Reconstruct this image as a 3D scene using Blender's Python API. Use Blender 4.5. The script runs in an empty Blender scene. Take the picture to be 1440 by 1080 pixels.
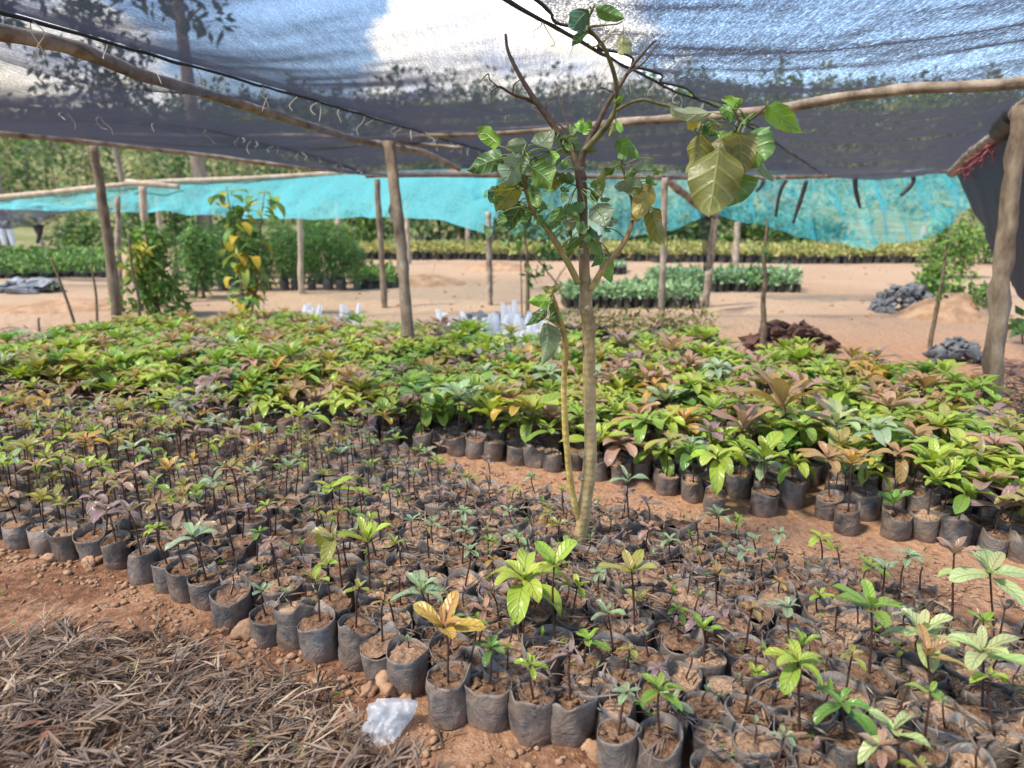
import bpy, math, random
import numpy as np
from mathutils import Vector, Matrix

random.seed(11)
RS = np.random.default_rng(11)
SC = bpy.context.scene
COL = SC.collection
R = math.radians
PITCH = R(14.0); CAM_H = 1.45; FPX = 1000.0
cP, sP = math.cos(PITCH), math.sin(PITCH)

# ---------------------------------------------------------------- camera maths
def ray(px, py):
    x = (px - 720) / FPX; y = (540 - py) / FPX
    return np.array((x, cP + y * sP, -sP + y * cP))
def P(px, py, Y):                      # point on the ray at distance Y along +Y
    d = ray(px, py); t = Y / d[1]
    return np.array((0, 0, CAM_H)) + d * t
def Zp(px, py, z):                     # point on the ray at height z
    d = ray(px, py); t = (z - CAM_H) / d[2]
    return np.array((0, 0, CAM_H)) + d * t
def G(px, py): return Zp(px, py, 0.0)
def proj(p):
    x, y, z = p[0], p[1], p[2] - CAM_H
    dep = y * cP - z * sP; up = y * sP + z * cP
    if dep <= 0.05: return (-9999, -9999, dep)
    return (720 + FPX * x / dep, 540 - FPX * up / dep, dep)

# ---------------------------------------------------------------- noise
_perm = np.random.default_rng(3).random((256, 256))
def vnoise(x, y, seed=0):
    x = np.asarray(x, float) + seed * 17.31; y = np.asarray(y, float) + seed * 9.77
    xi = np.floor(x).astype(int); yi = np.floor(y).astype(int)
    fx = x - xi; fy = y - yi
    fx = fx * fx * (3 - 2 * fx); fy = fy * fy * (3 - 2 * fy)
    a = _perm[xi & 255, yi & 255]; b = _perm[(xi + 1) & 255, yi & 255]
    c = _perm[xi & 255, (yi + 1) & 255]; d = _perm[(xi + 1) & 255, (yi + 1) & 255]
    return (a * (1 - fx) + b * fx) * (1 - fy) + (c * (1 - fx) + d * fx) * fy
def fbm(x, y, oct=4, seed=0):
    s = 0; a = .5; t = 0
    for o in range(oct):
        s = s + a * vnoise(np.asarray(x) * 2 ** o, np.asarray(y) * 2 ** o, seed + o); t += a; a *= .5
    return s / t

# ---------------------------------------------------------------- mesh builder
class MB:
    def __init__(s): s.v = []; s.f = []; s.n = 0; s.t = []; s.u = []; s.m = []
    def add(s, V, F, tint=(1, 1, 1), uv=None, mi=0):
        V = np.asarray(V, float).reshape(-1, 3); k = len(V)
        s.v.append(V); n = s.n
        s.f.extend([tuple(int(i) + n for i in q) for q in F]); s.m.extend([mi] * len(F))
        t = np.asarray(tint, float)
        s.t.append(np.tile(t, (k, 1)) if t.ndim == 1 else t)
        s.u.append(np.zeros((k, 3)) if uv is None else np.asarray(uv, float))
        s.n += k
    def mesh(s, name, mats, smooth=True):
        me = bpy.data.meshes.new(name)
        V = np.concatenate(s.v) if s.v else np.zeros((0, 3))
        me.from_pydata(V.tolist(), [], s.f)
        for m in (mats if isinstance(mats, (list, tuple)) else [mats]): me.materials.append(m)
        if s.v:
            T = np.concatenate(s.t); T = np.hstack([T, np.ones((len(T), 1))])
            a = me.attributes.new('tint', 'FLOAT_COLOR', 'POINT'); a.data.foreach_set('color', T.ravel())
            a = me.attributes.new('leafuv', 'FLOAT_VECTOR', 'POINT'); a.data.foreach_set('vector', np.concatenate(s.u).ravel())
        if any(s.m): me.polygons.foreach_set('material_index', s.m)
        me.polygons.foreach_set('use_smooth', [smooth] * len(me.polygons))
        me.update(); return me
    def build(s, name, mats, parent=None, smooth=True):
        return link(name, s.mesh(name, mats, smooth), parent)

def link(name, me, parent=None):
    o = bpy.data.objects.new(name, me); COL.objects.link(o)
    if parent is not None: o.parent = parent
    return o
def tag(o, label=None, cat=None, group=None, kind=None):
    if label: o['label'] = label
    if cat: o['category'] = cat
    if group: o['group'] = group
    if kind: o['kind'] = kind
    return o
def empty(name, loc=(0, 0, 0), rz=0):
    o = bpy.data.objects.new(name, None); COL.objects.link(o)
    o.empty_display_size = .1; o.location = loc; o.rotation_euler = (0, 0, rz); return o
def recenter(o, base):                 # move the origin of a one-mesh thing to its base
    b = Vector(base); o.data.transform(Matrix.Translation(-b)); o.location = b; return o

def grid_faces(nu, nv, off=0, wrap=False):
    F = []
    for i in range(nu):
        for j in range(nv):
            a = i * (nv + (0 if wrap else 1)); b = (i + 1) * (nv + (0 if wrap else 1))
            j2 = (j + 1) % nv if wrap else j + 1
            F.append((off + a + j, off + a + j2, off + b + j2, off + b + j))
    return F

def smooth_path(pts, rad, n):
    pts = np.asarray(pts, float); rad = np.asarray(rad, float)
    k = len(pts)
    if k == 2:
        t = np.linspace(0, 1, n)[:, None]
        return pts[0] * (1 - t) + pts[1] * t, rad[0] * (1 - t[:, 0]) + rad[1] * t[:, 0]
    E = np.vstack([2 * pts[0] - pts[1], pts, 2 * pts[-1] - pts[-2]])
    out = []; ro = []
    for q in np.linspace(0, k - 1 - 1e-9, n):
        i = int(q); t = q - i
        p0, p1, p2, p3 = E[i], E[i + 1], E[i + 2], E[i + 3]
        out.append(.5 * ((2 * p1) + (-p0 + p2) * t + (2 * p0 - 5 * p1 + 4 * p2 - p3) * t * t + (-p0 + 3 * p1 - 3 * p2 + p3) * t ** 3))
        ro.append(rad[i] * (1 - t) + rad[i + 1] * t)
    return np.array(out), np.array(ro)

def tube(mb, pts, rad, n=None, seg=8, rough=0.0, tint=(1, 1, 1), mi=0, seed=None, knots=0):
    pts = np.asarray(pts, float)
    if np.isscalar(rad): rad = [rad] * len(pts)
    if n is None: n = max(2, len(pts) * 4)
    C, r = smooth_path(pts, rad, n)
    T = np.gradient(C, axis=0); T /= np.linalg.norm(T, axis=1)[:, None] + 1e-12
    up = np.array((0, 0, 1.)) if abs(T[0][2]) < .9 else np.array((1., 0, 0))
    N = np.cross(up, T[0]); N /= np.linalg.norm(N)
    V = []; U = []
    th = np.linspace(0, 2 * np.pi, seg, endpoint=False)
    L = 0; sd = random.random() * 50 if seed is None else seed
    kn = [(random.random() * n, random.random() * 6.28, .3 + .4 * random.random()) for _ in range(knots)]
    for i in range(n):
        if i: L += np.linalg.norm(C[i] - C[i - 1])
        N = N - T[i] * np.dot(N, T[i]); N /= np.linalg.norm(N) + 1e-12
        B = np.cross(T[i], N)
        rr = r[i] * (1 + rough * (vnoise(np.cos(th) * 1.5 + sd, np.sin(th) * 1.5 + L * 9 + sd) - .5) * 2 + rough * (vnoise(sd, L * 14.0) - .5))
        for (a, b, c) in kn:
            d = (np.abs((th - b + np.pi) % (2 * np.pi) - np.pi))
            rr = rr + r[i] * c * np.exp(-(d / .5) ** 2 - ((i - a) * np.linalg.norm(C[-1] - C[0]) / n / (r[i] * 1.2)) ** 2)
        V.append(C[i] + np.outer(np.cos(th) * rr, N) + np.outer(np.sin(th) * rr, B))
        U.append(np.stack([np.full(seg, L), th / 6.2832, np.full(seg, sd)], 1))
    V = np.vstack(V); U = np.vstack(U)
    F = grid_faces(n - 1, seg, 0, True)
    F = [tuple(reversed(f)) for f in F]
    F.append(tuple(range(seg))); F.append(tuple(reversed(range((n - 1) * seg, n * seg))))
    mb.add(V, F, tint, U, mi)

# ---------------------------------------------------------------- materials
def mat(name):
    m = bpy.data.materials.new(name); m.use_nodes = True
    nt = m.node_tree; nt.nodes.clear()
    out = nt.nodes.new('ShaderNodeOutputMaterial')
    return m, nt, out
class NT:
    def __init__(s, nt): s.nt = nt
    def n(s, typ, **kw):
        nd = s.nt.nodes.new('ShaderNode' + typ)
        for k, v in kw.items():
            if k.startswith('i_'):
                nd.inputs[k[2:].replace('_', ' ')].default_value = v
            else: setattr(nd, k, v)
        return nd
    def l(s, a, b): s.nt.links.new(a, b)
    def math(s, op, a, b=None, clamp=False):
        nd = s.n('Math', operation=op, use_clamp=clamp)
        for i, q in enumerate((a, b)):
            if q is None: continue
            if isinstance(q, (int, float)): nd.inputs[i].default_value = q
            else: s.l(q, nd.inputs[i])
        return nd.outputs[0]
    def mix(s, f, a, b, blend='MIX'):
        nd = s.n('Mix', data_type='RGBA', blend_type=blend)
        for i, q in ((0, f), (6, a), (7, b)):
            if isinstance(q, (int, float)): nd.inputs[i].default_value = q
            elif isinstance(q, tuple): nd.inputs[i].default_value = (*q[:3], 1)
            else: s.l(q, nd.inputs[i])
        return nd.outputs[2]
    def ramp(s, fac, stops):
        nd = s.n('ValToRGB'); e = nd.color_ramp.elements
        while len(e) < len(stops): e.new(.5)
        for el, (p, c) in zip(e, stops):
            el.position = p; el.color = (*c[:3], 1) if isinstance(c, tuple) else (c, c, c, 1)
        s.l(fac, nd.inputs[0]); return nd.outputs[0]
    def noise(s, scale, detail=4, vec=None, rough=.55, dist=0):
        nd = s.n('TexNoise'); nd.inputs['Scale'].default_value = scale; nd.inputs['Detail'].default_value = detail
        nd.inputs['Roughness'].default_value = rough; nd.inputs['Distortion'].default_value = dist
        if vec is not None: s.l(vec, nd.inputs['Vector'])
        return nd.outputs['Fac']
    def obj(s): return s.n('TexCoord').outputs['Object']
    def pos(s): return s.n('NewGeometry').outputs['Position']
    def scale(s, vec, sc):
        nd = s.n('Mapping'); s.l(vec, nd.inputs[0]); nd.inputs['Scale'].default_value = sc; return nd.outputs[0]
    def bump(s, h, strength=.5, dist=.01):
        nd = s.n('Bump'); nd.inputs['Strength'].default_value = strength; nd.inputs['Distance'].default_value = dist
        s.l(h, nd.inputs['Height']); return nd.outputs[0]
    def bsdf(s, color, rough=.6, normal=None, spec=.5):
        b = s.n('BsdfPrincipled')
        if isinstance(color, tuple): b.inputs['Base Color'].default_value = (*color[:3], 1)
        else: s.l(color, b.inputs['Base Color'])
        if isinstance(rough, (int, float)): b.inputs['Roughness'].default_value = rough
        else: s.l(rough, b.inputs['Roughness'])
        b.inputs['Specular IOR Level'].default_value = spec
        if normal is not None: s.l(normal, b.inputs['Normal'])
        return b
    def attr(s, name, out='Color'):
        nd = s.n('Attribute'); nd.attribute_name = name; return nd.outputs[out]
    def rnd(s): return s.n('ObjectInfo').outputs['Random']

def leaf_material(name, rough=.4, transl=.3, veins=0.0, veincol=(.5, .5, .2), bump=.35, freq=34, blotch=.25):
    m, nt, out = mat(name); N = NT(nt)
    t = N.attr('tint'); uv = N.attr('leafuv', 'Vector')
    sx = N.n('SeparateXYZ'); N.l(uv, sx.inputs[0]); u, v, q = sx.outputs
    av = N.math('ABSOLUTE', v)
    ph = N.math('MULTIPLY', N.math('SUBTRACT', u, N.math('MULTIPLY', av, .22)), freq)
    w = N.math('SINE', ph)
    side = N.math('POWER', N.math('MULTIPLY', N.math('ADD', w, 1.0), .5), 7.0)
    mid = N.math('SUBTRACT', 1.0, N.math('MULTIPLY', av, 12.0), True)
    vein = N.math('MAXIMUM', N.math('MULTIPLY', side, .55), mid)
    pz = N.noise(22, 3, N.pos()); 
    c = N.mix(N.math('MULTIPLY', pz, blotch), t, N.mix(1.0, t, (.55, .6, .4), 'MULTIPLY'))
    c = N.mix(N.math('MULTIPLY', N.rnd(), .18), c, N.mix(1.0, c, (.6, .75, .6), 'MULTIPLY'))
    if veins > 0: c = N.mix(N.math('MULTIPLY', vein, veins), c, veincol)
    h = N.math('ADD', N.math('MULTIPLY', vein, -1.0), N.math('MULTIPLY', N.noise(90, 2, N.pos()), .5))
    nb = N.bump(h, bump, .004)
    b = N.bsdf(c, rough, nb, .5)
    tr = N.n('BsdfTranslucent'); N.l(N.mix(1.0, c, (1.08, 1.12, .5), 'MULTIPLY'), tr.inputs[0])
    ms = N.n('MixShader'); ms.inputs[0].default_value = transl
    N.l(b.outputs[0], ms.inputs[1]); N.l(tr.outputs[0], ms.inputs[2]); N.l(ms.outputs[0], out.inputs[0])
    return m

def attr_material(name, rough=.7, transl=0.0, noise_amt=.35, nscale=40, bump=0.0, spec=.3):
    m, nt, out = mat(name); N = NT(nt)
    t = N.attr('tint'); z = N.noise(nscale, 4, N.pos())
    c = N.mix(N.math('MULTIPLY', z, noise_amt * 2), t, N.mix(1.0, t, (.45, .45, .45), 'MULTIPLY'))
    b = N.bsdf(c, rough, N.bump(z, bump, .01) if bump else None, spec)
    if transl:
        tr = N.n('BsdfTranslucent'); N.l(c, tr.inputs[0]); ms = N.n('MixShader'); ms.inputs[0].default_value = transl
        N.l(b.outputs[0], ms.inputs[1]); N.l(tr.outputs[0], ms.inputs[2]); N.l(ms.outputs[0], out.inputs[0])
    else: N.l(b.outputs[0], out.inputs[0])
    return m

def noise_material(name, stops, scale, rough=.8, bump=.4, bdist=.01, stretch=(1, 1, 1), detail=6, spec=.3, world=False, rnd=.3, fine=None):
    m, nt, out = mat(name); N = NT(nt)
    v = N.scale(N.pos() if world else N.obj(), stretch)
    if not world:
        ad = N.n('VectorMath', operation='ADD'); N.l(v, ad.inputs[0]); mm = N.n('VectorMath', operation='SCALE')
        mm.inputs[0].default_value = (37, 19, 11); N.l(N.rnd(), mm.inputs['Scale']); N.l(mm.outputs[0], ad.inputs[1]); v = ad.outputs[0]
    z = N.noise(scale, detail, v, .6)
    c = N.ramp(z, stops)
    c = N.mix(N.math('MULTIPLY', N.rnd(), rnd), c, N.mix(1.0, c, (.5, .5, .5), 'MULTIPLY'))
    h = z if fine is None else N.math('ADD', z, N.math('MULTIPLY', N.noise(fine, 4, v), .4))
    b = N.bsdf(c, rough, N.bump(h, bump, bdist) if bump else None, spec)
    N.l(b.outputs[0], out.inputs[0]); return m

def net_material(name, col, k, transl, streak, axis, fine=420, white=0.0, tcol=None):
    m, nt, out = mat(name); N = NT(nt)
    g = N.n('NewGeometry'); d = N.n('VectorMath', operation='DOT_PRODUCT')
    N.l(g.outputs['Normal'], d.inputs[0]); N.l(g.outputs['Incoming'], d.inputs[1])
    cs = N.math('MAXIMUM', N.math('ABSOLUTE', d.outputs['Value']), .03)
    mp = N.n('Mapping'); N.l(g.outputs['Position'], mp.inputs[0]); mp.inputs['Rotation'].default_value = (0, 0, axis)
    mp.inputs['Scale'].default_value = (1, .07, 1)
    s1 = N.noise(fine * .22, 4, mp.outputs[0], .65)
    s2 = N.noise(fine * .05, 3, mp.outputs[0], .6)
    gr = N.noise(fine * .42, 2, N.scale(g.outputs['Position'], (1, .3, 1)), .7)
    mod = N.math('ADD', N.math('MULTIPLY', N.math('SUBTRACT', s1, .5), streak * 3.2), N.math('MULTIPLY', N.math('SUBTRACT', s2, .5), streak * 1.8))
    mod = N.math('ADD', mod, N.math('MULTIPLY', N.math('SUBTRACT', gr, .5), streak * 6.0))
    kk = N.math('MULTIPLY', N.math('MAXIMUM', N.math('ADD', mod, 1.0), .12), k)
    T = N.math('EXPONENT', N.math('MULTIPLY', N.math('DIVIDE', kk, N.math('POWER', cs, 1.5)), -1.0))
    df = N.bsdf(col, .55, None, .35)
    tr = N.n('BsdfTranslucent'); tr.inputs[0].default_value = (*(tcol or col), 1)
    ms = N.n('MixShader'); ms.inputs[0].default_value = transl
    N.l(df.outputs[0], ms.inputs[1]); N.l(tr.outputs[0], ms.inputs[2])
    tp = N.n('BsdfTransparent'); fx = N.n('MixShader'); N.l(T, fx.inputs[0])
    N.l(ms.outputs[0], fx.inputs[1]); N.l(tp.outputs[0], fx.inputs[2]); N.l(fx.outputs[0], out.inputs[0])
    return m

M_leaf = leaf_material('seedling_leaf', .33, .32, .34, (.55, .55, .25), .9, 40)
M_tleaf = leaf_material('tree_leaf', .42, .28, .45, (.42, .46, .16), .8, 30, .5)
M_fol = attr_material('foliage', .55, .3, .3, 30)
M_straw = attr_material('dry_straw', .75, 0, .35, 60, 0, .25)
M_stem = noise_material('seedling_stem', [(.3, (.035, .014, .012)), (.7, (.09, .04, .03))], 60, .5, .2)
M_string = noise_material('pale_string', [(.3, (.5, .48, .38)), (.7, (.7, .68, .55))], 40, .8, 0)
M_rope = noise_material('dark_rope', [(.3, (.012, .012, .015)), (.7, (.035, .035, .04))], 60, .7, .4)
M_wood = noise_material('weathered_pole', [(.25, (.05, .035, .028)), (.42, (.2, .155, .115)), (.6, (.34, .275, .215)), (.8, (.46, .385, .31))], 9, .8, .9, .006, (1, 1, 1), 8, .25, True, .15, 120)
M_post = noise_material('bark_post', [(.25, (.06, .042, .03)), (.45, (.155, .115, .08)), (.62, (.24, .19, .135)), (.8, (.36, .31, .25))], 13, .85, 1.0, .008, (1, 1, .45), 8, .2, True, .15, 60)
M_pale = noise_material('pale_post', [(.25, (.22, .16, .11)), (.5, (.38, .29, .21)), (.8, (.52, .42, .32))], 11, .8, .6, .006, (1, 1, .4), 6, .25, True, .3)
M_stone = noise_material('grey_stone', [(.25, (.035, .038, .044)), (.5, (.10, .105, .115)), (.8, (.26, .26, .26))], 9, .8, .5, .01)
M_clod = noise_material('soil_clod', [(.25, (.2, .105, .06)), (.5, (.36, .215, .13)), (.8, (.47, .31, .2))], 14, .95, .9, .012, (1, 1, 1), 8, .1, False, .35, 120)
M_darkclod = noise_material('dark_clod', [(.25, (.035, .02, .015)), (.5, (.09, .05, .038)), (.8, (.17, .1, .075))], 14, .95, .9, .012, (1, 1, 1), 8, .1)
M_netblk = net_material('black_shade_net', (.02, .022, .034), .125, .45, .30, R(-28), 420, tcol=(.032, .038, .066))
M_netnear = net_material('near_shade_net', (.03, .036, .056), .145, .45, .7, R(20), 300, tcol=(.05, .055, .08))
M_netcurt = net_material('black_net_curtain', (.035, .04, .05), .9, .45, .3, R(80), 300)
M_cyan = net_material('turquoise_net', (.13, .52, .58), .25, .55, .4, R(80), 60, tcol=(.18, .68, .74))
M_cyan2 = net_material('stained_turquoise_net', (.08, .5, .58), .36, .55, .5, R(80), 50, tcol=(.10, .66, .72))
M_black = noise_material('black_rubber', [(.3, (.012, .012, .014)), (.7, (.04, .04, .045))], 12, .55, .3)

def bag_material():
    m, nt, out = mat('black_polythene'); N = NT(nt)
    o = N.obj(); ad = N.n('VectorMath', operation='ADD'); N.l(o, ad.inputs[0]); mm = N.n('VectorMath', operation='SCALE')
    mm.inputs[0].default_value = (13, 7, 5); N.l(N.rnd(), mm.inputs['Scale']); N.l(mm.outputs[0], ad.inputs[1]); v = ad.outputs[0]
    z = N.noise(16, 6, v, .62, .6); z2 = N.noise(70, 4, v)
    dust = N.ramp(z, [(.33, 0.0), (.62, 1.0)])
    base = N.mix(N.rnd(), (.034, .038, .044), (.095, .10, .106))
    c = N.mix(N.math('MULTIPLY', dust, .55), base, (.27, .185, .125))
    hz = N.n('SeparateXYZ'); N.l(o, hz.inputs[0])
    mud = N.math('MULTIPLY', N.math('SUBTRACT', 1.0, N.math('MULTIPLY', hz.outputs[2], 18.0), True), z2)
    c = N.mix(mud, c, (.24, .14, .09))
    w = N.math('ADD', N.noise(15, 5, v, .6, 1.6), N.math('MULTIPLY', N.noise(40, 4, N.scale(v, (1, 1, .5)), .6, .8), .35))
    b = N.bsdf(c, N.math('ADD', .3, N.math('MULTIPLY', dust, .3)), N.bump(w, .7, .016), .5)
    N.l(b.outputs[0], out.inputs[0]); return m
M_bag = bag_material()

def soil_material():
    m, nt, out = mat('potting_soil'); N = NT(nt)
    o = N.obj(); ad = N.n('VectorMath', operation='ADD'); N.l(o, ad.inputs[0]); mm = N.n('VectorMath', operation='SCALE')
    mm.inputs[0].default_value = (13, 7, 5); N.l(N.rnd(), mm.inputs['Scale']); N.l(mm.outputs[0], ad.inputs[1]); v = ad.outputs[0]
    z = N.noise(38, 7, v, .65)
    dark = N.ramp(z, [(.3, (.11, .058, .036)), (.5, (.23, .13, .08)), (.75, (.4, .25, .16))])
    pale = N.ramp(z, [(.3, (.28, .165, .105)), (.5, (.46, .295, .19)), (.75, (.6, .42, .29))])
    c = N.mix(N.ramp(N.rnd(), [(.45, 0.0), (.75, 1.0)]), dark, pale)
    c = N.mix(1.0, c, N.ramp(N.noise(95, 4, v, .7), [(.35, .55), (.6, 1.1)]), 'MULTIPLY')
    b = N.bsdf(c, .95, N.bump(z, 1.0, .03), .1); N.l(b.outputs[0], out.inputs[0]); return m
M_soil = soil_material()

BEDN = np.array((.477, .879))
def ground_material():
    m, nt, out = mat('earth_ground'); N = NT(nt)
    p = N.pos(); sp = N.n('SeparateXYZ'); N.l(p, sp.inputs[0]); x, y, zz = sp.outputs
    off = N.math('ADD', N.math('MULTIPLY', x, .477), N.math('MULTIPLY', y, .879))
    n1 = N.noise(2.2, 6, p, .6); n2 = N.noise(26, 7, p, .68); n3 = N.noise(.25, 5, p)
    red = N.ramp(n2, [(.28, (.09, .042, .025)), (.48, (.2, .096, .054)), (.72, (.37, .205, .12))])
    path = N.ramp(n2, [(.28, (.26, .135, .075)), (.48, (.42, .235, .14)), (.72, (.54, .345, .22))])
    sand = N.ramp(n2, [(.28, (.27, .178, .115)), (.5, (.39, .268, .178)), (.72, (.48, .345, .24))])
    def step(a, lo, hi): 
        q = N.n('MapRange'); q.clamp = True; N.l(a, q.inputs[0]); q.inputs[1].default_value = lo; q.inputs[2].default_value = hi; return q.outputs[0]
    c = N.mix(step(N.math('ADD', n1, N.math('MULTIPLY', off, .0)), .45, .62), red, path)
    c = N.mix(step(N.math('ADD', off, N.math('MULTIPLY', n1, .3)), 3.05, 3.25), c, path)
    c = N.mix(step(N.math('ADD', y, N.math('MULTIPLY', n1, 2.0)), 8.3, 10.2), c, sand)
    c = N.mix(N.math('MULTIPLY', step(n3, .5, .66), .35), c, N.mix(1.0, c, (.62, .5, .42), 'MULTIPLY'))
    gr = N.ramp(N.noise(.5, 7, p, .7), [(.3, (.08, .11, .035)), (.5, (.17, .175, .07)), (.7, (.34, .26, .15))])
    c = N.mix(step(N.math('ADD', y, N.math('MULTIPLY', n3, 9.0)), 29, 33), c, gr)
    h = N.math('ADD', N.math('ADD', n2, N.math('MULTIPLY', N.noise(90, 5, p, .7), .5)), N.math('MULTIPLY', N.noise(5, 5, N.scale(p, (1, .5, 1)), .65, 1.0), 2.2))
    b = N.bsdf(c, .95, N.bump(h, .9, .03), .1); N.l(b.outputs[0], out.inputs[0]); return m
M_ground = ground_material()

# ---------------------------------------------------------------- ground sheet with the hill behind it
def hill(x, y):
    h = np.clip((y - 34) / 60, 0, None); base = 6.5 * np.minimum(h, 1) ** 1.4 + np.clip(y - 94, 0, 170) * .105
    return base * (1 + .25 * np.sin(x * .013 + 1.0)) + np.clip(y - 34, 0, 30) / 30 * (fbm(x * .03, y * .03, 3, 5) - .5) * 3
def gz(x, y):
    x = np.asarray(x, float); y = np.asarray(y, float)
    near = np.clip((14 - y) / 6, 0, 1)
    z = near * ((fbm(x * 1.3, y * 1.3, 3, 1) - .5) * .03 + (fbm(x * 7, y * 7, 3, 2) - .5) * .022)
    z = z + np.clip((y - 9) / 6, 0, 1) * (fbm(x * .35, y * .35, 3, 4) - .5) * .12
    return z + hill(x, y)
def axis_lines(fine0, fine1, step, far0, far1, grow):
    a = list(np.arange(fine0, fine1, step)); s = step
    while a[-1] < far1: s *= grow; a.append(a[-1] + s)
    b = []; s = step; q = fine0
    while q > far0: s *= grow; q -= s; b.append(q)
    return np.array(b[::-1] + a)
gx = axis_lines(-3.0, 3.2, .03, -420, 420, 1.09); gy = axis_lines(1.1, 5.2, .03, -60, 420, 1.06)
XX, YY = np.meshgrid(gx, gy, indexing='ij')
mb = MB(); mb.add(np.stack([XX, YY, gz(XX, YY)], -1).reshape(-1, 3), [f[::-1] for f in grid_faces(len(gx) - 1, len(gy) - 1)][::1])
ground = tag(mb.build('ground', M_ground), kind='structure')
exec_parts = []

# ---------------------------------------------------------------- leaves and rosettes
def leaf(mb, base, az, el, L, W, curl, tint, nu=7, nv=4, twist=0.0, fold=.35, shape=0, wave=.06, rng=random, tip=None, mi=0):
    u = np.linspace(0, 1, nu + 1)
    e = el - curl * u ** 1.2
    du = L / nu
    r = np.concatenate([[0], np.cumsum(np.cos((e[:-1] + e[1:]) / 2) * du)])
    z = np.concatenate([[0], np.cumsum(np.sin((e[:-1] + e[1:]) / 2) * du)])
    if shape == 0: w = (u ** .8) * (1 - u) ** .62; w = w / .415
    else: w = (np.clip(u - .02, 0, 1) ** .42) * (1 - u) ** .75; w = w / .53
    w = np.maximum(w * W * .5, .0012 if W > .02 else .0004)
    w[-1] = .0004
    v = np.linspace(-1, 1, nv + 1)
    ca, sa = math.cos(az), math.sin(az)
    f = np.array((ca, sa, 0)); s0 = np.array((-sa, ca, 0)); k = np.array((0, 0, 1.))
    V = []; ph = rng.random() * 6.28; ph2 = rng.random() * 6.28
    for i in range(nu + 1):
        nrm = -math.sin(e[i]) * f + math.cos(e[i]) * k
        tw = twist * u[i]; side = s0 * math.cos(tw) + nrm * math.sin(tw); nn = nrm * math.cos(tw) - s0 * math.sin(tw)
        c = f * r[i] + k * z[i]
        hgt = fold * np.abs(v) * w[i] + wave * W * np.sin(u[i] * 9 + np.where(v > 0, ph, ph2)) * v * v
        V.append(c + np.outer(v * w[i], side) + np.outer(hgt, nn))
    V = np.vstack(V) + np.asarray(base)
    uu = np.repeat(u, nv + 1); vv = np.tile(v, nu + 1)
    q = rng.random()
    t = np.asarray(tint, float)
    T = np.tile(t, (len(V), 1))
    if tip is not None:
        g = np.clip(uu * .5 + np.abs(vv) * .6 - .25, 0, 1)[:, None]; T = T * (1 - g) + np.asarray(tip) * g
    mb.add(V, grid_faces(nu, nv), T, np.stack([uu, vv, np.full(len(uu), q)], 1), mi)

# colour of the leaves themselves: (outer, inner, edge) per kind of seedling
PAL = {
 'lime':   ((.30, .41, .045), (.43, .48, .08), None, 'lime green'),
 'green':  ((.19, .32, .045), (.30, .42, .07), None, 'mid green'),
 'deep':   ((.10, .22, .045), (.17, .32, .06), None, 'deep green'),
 'grey':   ((.28, .38, .23), (.36, .43, .26), None, 'grey green'),
 'olive':  ((.33, .33, .06), (.36, .28, .12), None, 'olive yellow'),
 'amber':  ((.50, .32, .05), (.48, .20, .12), (.55, .36, .06), 'yellow and orange'),
 'rust':   ((.42, .25, .11), (.45, .23, .15), (.36, .25, .08), 'rusty orange'),
 'pink':   ((.40, .24, .20), (.46, .27, .20), None, 'dusky pink'),
 'purple': ((.30, .20, .22), (.34, .22, .22), None, 'purple tinged'),
 'pale':   ((.40, .48, .20), (.48, .50, .26), None, 'pale green'),
}
def jit(c, a, rng=random):
    g = 1 + (rng.random() - .5) * a
    return tuple(max(.004, q * g * (1 + (rng.random() - .5) * a * .5)) for q in c)

def rosette(mb, o, L, pal, n, rng=random, hi=True, style='open', mi=0):
    """whorl of leaves about the stem tip o; L = length of the longest leaves"""
    outer, inner, edge, _ = PAL[pal]
    nu, nv = (8, 4) if hi else (3, 2)
    az0 = rng.random() * 6.28
    for i in range(n):
        q = i / max(1, n - 1)                       # 0 outermost .. 1 innermost
        az = az0 + i * 2.4 + (rng.random() - .5) * .5
        if style == 'open':   el = .15 + .85 * q + (rng.random() - .5) * .3; curl = .75 - .35 * q + rng.random() * .3
        elif style == 'droop': el = .25 + .7 * q; curl = 1.5 - .6 * q + rng.random() * .4
        elif style == 'star': el = .42 + .75 * q + (rng.random() - .5) * .25; curl = .45 + .3 * rng.random()
        elif style == 'up':   el = .6 + .6 * q; curl = .45 + rng.random() * .3
        else:                 el = 1.1 + .3 * q; curl = .35
        ln = L * (1 - .55 * q ** 1.5) * (.82 + .3 * rng.random())
        w = ln * (.36 + .1 * rng.random())
        c = np.array(outer) * (1 - q) + np.array(inner) * q
        dz = -L * .16 * (1 - q)
        leaf(mb, (o[0] + math.cos(az) * .003, o[1] + math.sin(az) * .003, o[2] + dz), az, el, ln, w, curl, jit(c, .35, rng), nu, nv,
             (rng.random() - .5) * .7, .38, 0, .07, rng, None if edge is None else jit(edge, .25, rng), mi)

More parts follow.
